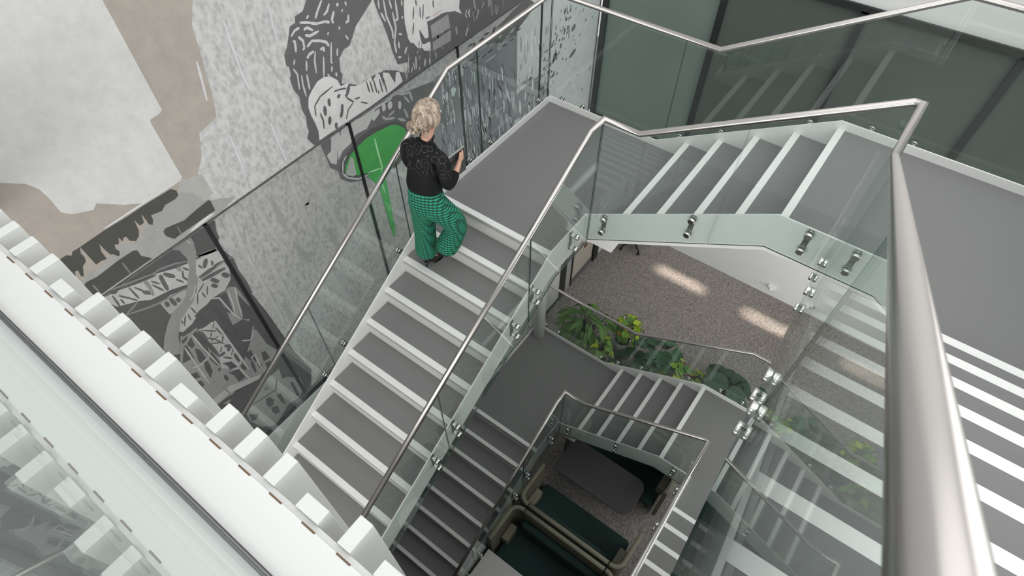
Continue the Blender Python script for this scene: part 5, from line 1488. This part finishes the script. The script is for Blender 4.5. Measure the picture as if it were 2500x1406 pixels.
# body: one continuous skinned surface (pelvis root -> spine, head, arms with hands, legs)
B = []
trunk = [(.400, -.515, .58, .125, .095), (.400, -.505, .70, .108, .082), (.390, -.480, .86, .120, .085), (.372, -.452, .98, .100, .066), (.375, -.425, 1.070, .046, .046), (.386, -.400, 1.135, .042, .044), (.394, -.392, 1.19, .056, .066), (.397, -.388, 1.25, .072, .086), (.400, -.388, 1.31, .070, .084), (.402, -.388, 1.355, .040, .050)]
armR = [3, (.480, -.445, 1.015, .040), (.530, -.440, .985, .043), (.553, -.458, .88, .040), (.568, -.455, .765, .036), (.562, -.385, .800, .031), (.556, -.330, .836, .023), (.545, -.290, .856, .016, .028), (.536, -.255, .872, .014, .027)]
armL = [3, (.270, -.450, 1.015, .040), (.222, -.450, .985, .043), (.200, -.452, .88, .040), (.196, -.430, .77, .036), (.270, -.360, .775, .031), (.365, -.310, .785, .023), (.395, -.298, .79, .030, .016), (.422, -.288, .795, .028, .013)]
legL = [0, (.320, -.515, .50, .092), (.285, -.480, .32, .078), (.250, -.440, .13, .056), (.232, -.450, -.05, .050), (.222, -.455, -.20, .036), (.228, -.455, -.262, .036), (.238, -.400, -.298, .032), (.248, -.350, -.306, .024)]
legR = [0, (.480, -.490, .52, .092), (.505, -.420, .40, .080), (.525, -.345, .27, .060), (.480, -.372, .14, .050), (.430, -.400, .00, .036), (.425, -.395, -.055, .036), (.420, -.335, -.095, .032), (.415, -.285, -.108, .024)]
chains = [trunk, armR, armL, legL, legR]
# fingers: hand vertices are the last of each arm chain
nR = len(trunk)+len(armR)-1-1; nL = nR+len(armL)-1
for base, hx, dirn in ((nR, (.536, -.255, .872), Vector((-.25, .85, .35)).normalized()), (nL, (.422, -.288, .795), Vector((.9, .35, .2)).normalized())):
    side = dirn.cross(Vector((0, 0, 1))).normalized(); up = Vector((0, 0, 1))
    for k, (off, ln) in enumerate([(-.024, .030), (-.008, .034), (.009, .032), (.024, .024)]):
        p0 = Vector(hx)+up*off*.95+dirn*.004
        ch = [p0, p0+dirn*.030, p0+dirn*.030+(dirn-side*(.9 if base == nR else -.9)).normalized()*ln, p0+dirn*.030+(dirn-side*(.9 if base == nR else -.9)).normalized()*ln+(-side if base == nR else side)*ln*.5]
        chains.append([base]+[(*q, .0088-.0006*i) for i, q in enumerate(ch)])
    th = Vector(hx)-dirn*.03+up*.022
    chains.append([base-1]+[(*th, .011), (*(th+up*.022+dirn*.012), .0095), (*(th+up*.034+dirn*.034), .008)])
# nose and ears
chains.append([7, (.402, -.285, 1.245, .012), (.402, -.276, 1.232, .009)])
chains.append([7, (.478, -.385, 1.245, .010, .014), (.484, -.392, 1.262, .008, .012)])
chains.append([7, (.318, -.388, 1.245, .010, .014), (.312, -.395, 1.262, .008, .012)])
body = skinned('body', chains, SKIN, wm)
for sx in (-.028, .030):
    q = MB(); q.lathe([(0, -.009), (.008, -.005), (.0095, 0), (.008, .005), (0, .009)], (0, 0, 0), 12); e_ = q.build('eye', POTW, wm); e_.location = Vector((.401+sx, -.306, 1.262))-wm.location
q = MB(); q.tube([Vector((.380, -.302, 1.207))-wm.location, Vector((.402, -.297, 1.206))-wm.location, Vector((.424, -.302, 1.207))-wm.location], [.003, .006, .003], 8); q.build('mouth', mat('lips', (.45, .12, .1), .5), wm)
# clothes
bl = [[(.378, -.512, .655, .172, .118), (.376, -.500, .75, .155, .108), (.375, -.482, .87, .155, .108), (.374, -.454, .985, .145, .100), (.374, -.440, 1.045, .105, .084), (.377, -.424, 1.088, .060, .060)],
      [3, (.490, -.448, 1.012, .070), (.538, -.446, .978, .062), (.560, -.462, .88, .055), (.572, -.462, .770, .052), (.566, -.395, .797, .044), (.557, -.335, .830, .036)],
      [3, (.260, -.452, 1.012, .070), (.212, -.456, .978, .062), (.190, -.458, .88, .055), (.186, -.436, .765, .050), (.262, -.366, .772, .042), (.345, -.318, .782, .036)]]
skinned('blouse', bl, LACE, wm, root=0)
q = MB(); q.tube([Vector((.377+.052*math.cos(a), -.420+.050*math.sin(a), 1.088+.012*math.sin(a)))-wm.location for a in [math.pi*2*i/20 for i in range(21)]], .009, 8, caps=False); q.build('collar', LACE, wm)
q = MB(); pass
tr = [[(.382, -.520, .575, .196, .138), (.378, -.512, .680, .168, .116), (.378, -.508, .712, .160, .110)],
      [0, (.318, -.520, .47, .112, .112), (.280, -.485, .30, .100, .100), (.245, -.455, .12, .098, .094), (.222, -.452, -.03, .100, .096), (.212, -.450, -.165, .104, .102), (.210, -.450, -.205, .104, .102)],
      [0, (.485, -.485, .50, .116, .116), (.512, -.405, .37, .108, .104), (.520, -.345, .25, .100, .098), (.475, -.372, .12, .104, .100), (.425, -.400, .00, .110, .106), (.408, -.408, -.055, .112, .108)]]
skinned('trousers', tr, HOUND, wm, root=0)
# heeled boots
def shoe(px, py, pz, rz):
    o = skinned('shoe', [[(0, -.055, .135, .040), (0, -.055, .085, .036), (0, -.03, .062, .034), (0, .035, .030, .034, .024), (0, .085, .018, .030, .016), (0, .115, .016, .016, .012)]], SHOEB, None)
    o.parent = wm; o.location = Vector((px, py, pz))-wm.location; o.rotation_euler = (0, 0, rz)
    q = MB(); q.tube([(0, -.070, .065), (0, -.078, .03), (0, -.080, .0)], [.020, .010, .008], 12); q.build('heel', SHOEB, o)
    q = MB(); q.prism([(-.030, -.0), (.030, 0), (.034, .07), (.016, .125), (-.016, .125), (-.034, .07)], 2, 0, .010); q.build('sole', SHOEB, o)
shoe(.237, -.418, FZ, -.12)
shoe(.418, -.345, -.125, .05)
# hair: swept-up cap with a loose bun, built from overlapping locks
hc = Vector((.398, -.400, 1.275)); q = MB(); n_ = 28; vs = []; fs = []
for i in range(15):
    ph = math.pi*(.02+.66*i/14)
    for j in range(n_):
        th = 2*math.pi*j/n_; dx, dy, dz = math.sin(ph)*math.cos(th), math.sin(ph)*math.sin(th), math.cos(ph)
        front = max(0, dy); low = max(0, -dz-.1)
        k = 1+.012*math.sin(th*5+ph*6)+.006*math.sin(th*13-ph*9)
        rx_, ry_, rz_ = .094, .112, .112
        if dy > .35 and dz < .35: k *= .86            # leaves the face open
        vs.append(hc+Vector((dx*rx_*k, dy*ry_*k, dz*rz_*k))-wm.location)
for i in range(14):
    for j in range(n_): fs.append((i*n_+j, (i+1)*n_+j, (i+1)*n_+(j+1) % n_, i*n_+(j+1) % n_))
fs.append(tuple(range(n_))); q.add(vs, fs, 0, True); hair = q.build('hair', HAIR, wm)
q = MB(); rh = random.Random(3)
for i in range(20):   # twisted locks gathered low at the back
    a0 = rh.uniform(-2.6, -.5); z0 = rh.uniform(-.02, .09); pts = []
    for k in range(7):
        t_ = k/6; a = a0*(1-t_)+(-1.75)*t_; rr_ = .103+.006*math.sin(math.pi*t_); zz = z0*(1-t_)+(-.045+rh.uniform(-.006, .006))*t_
        c_ = math.sqrt(max(.12, 1-(zz/.112)**2)); pts.append(hc+Vector((math.cos(a)*rr_*c_*.9, math.sin(a)*rr_*c_*1.05, zz))-wm.location)
    q.tube(pts, [.003, .006, .008, .0085, .008, .007, .005], 8)
q.build('hair_locks', HAIR, hair)
q = MB()
for i in range(14):   # bun
    a = 2*math.pi*i/14; pts = [hc+Vector((-.030+.030*math.cos(a+t_*1.2), -.112+.010*math.sin(3*a)-.012*t_, -.040+.036*math.sin(a+t_*1.2)))-wm.location for t_ in (0, .4, .8, 1.2, 1.6)]
    q.tube(pts, [.006, .012, .014, .012, .006], 7)
q.build('hair_bun', HAIR, hair)
q = MB()
for i in range(12):
    a = rh.uniform(-2.5, -.7); p0 = hc+Vector((math.cos(a)*.07, math.sin(a)*.085, -.07))-wm.location; q.tube([p0, p0+Vector((rh.uniform(-.02, .01), -.012, -.03)), p0+Vector((rh.uniform(-.03, .015), -.006, -.058))], [.006, .005, .0015], 5)
q.build('loose_strands', HAIR, hair)
# laptop held in front
lt = empty('laptop', (.506, -.325, .822)); tag(lt, 'thin dark laptop held upright in the climbing woman\'s right hand', 'laptop')
lt.rotation_euler = (math.radians(90), 0, math.radians(88))
q = MB(); q.box((-.135, -.105, -.009), (.135, .105, 0)); bevel(q.build('laptop_base', LAPTOP, lt), .003, 2)
q = MB(); q.box((-.135, -.105, .001), (.135, .105, .008)); bevel(q.build('laptop_lid', LAPTOP, lt), .003, 2)
q = MB(); q.box((-.136, .1045, -.008), (.136, .1075, .007)); q.build('laptop_edge', LAPE, lt)
bpy.context.view_layer.update()
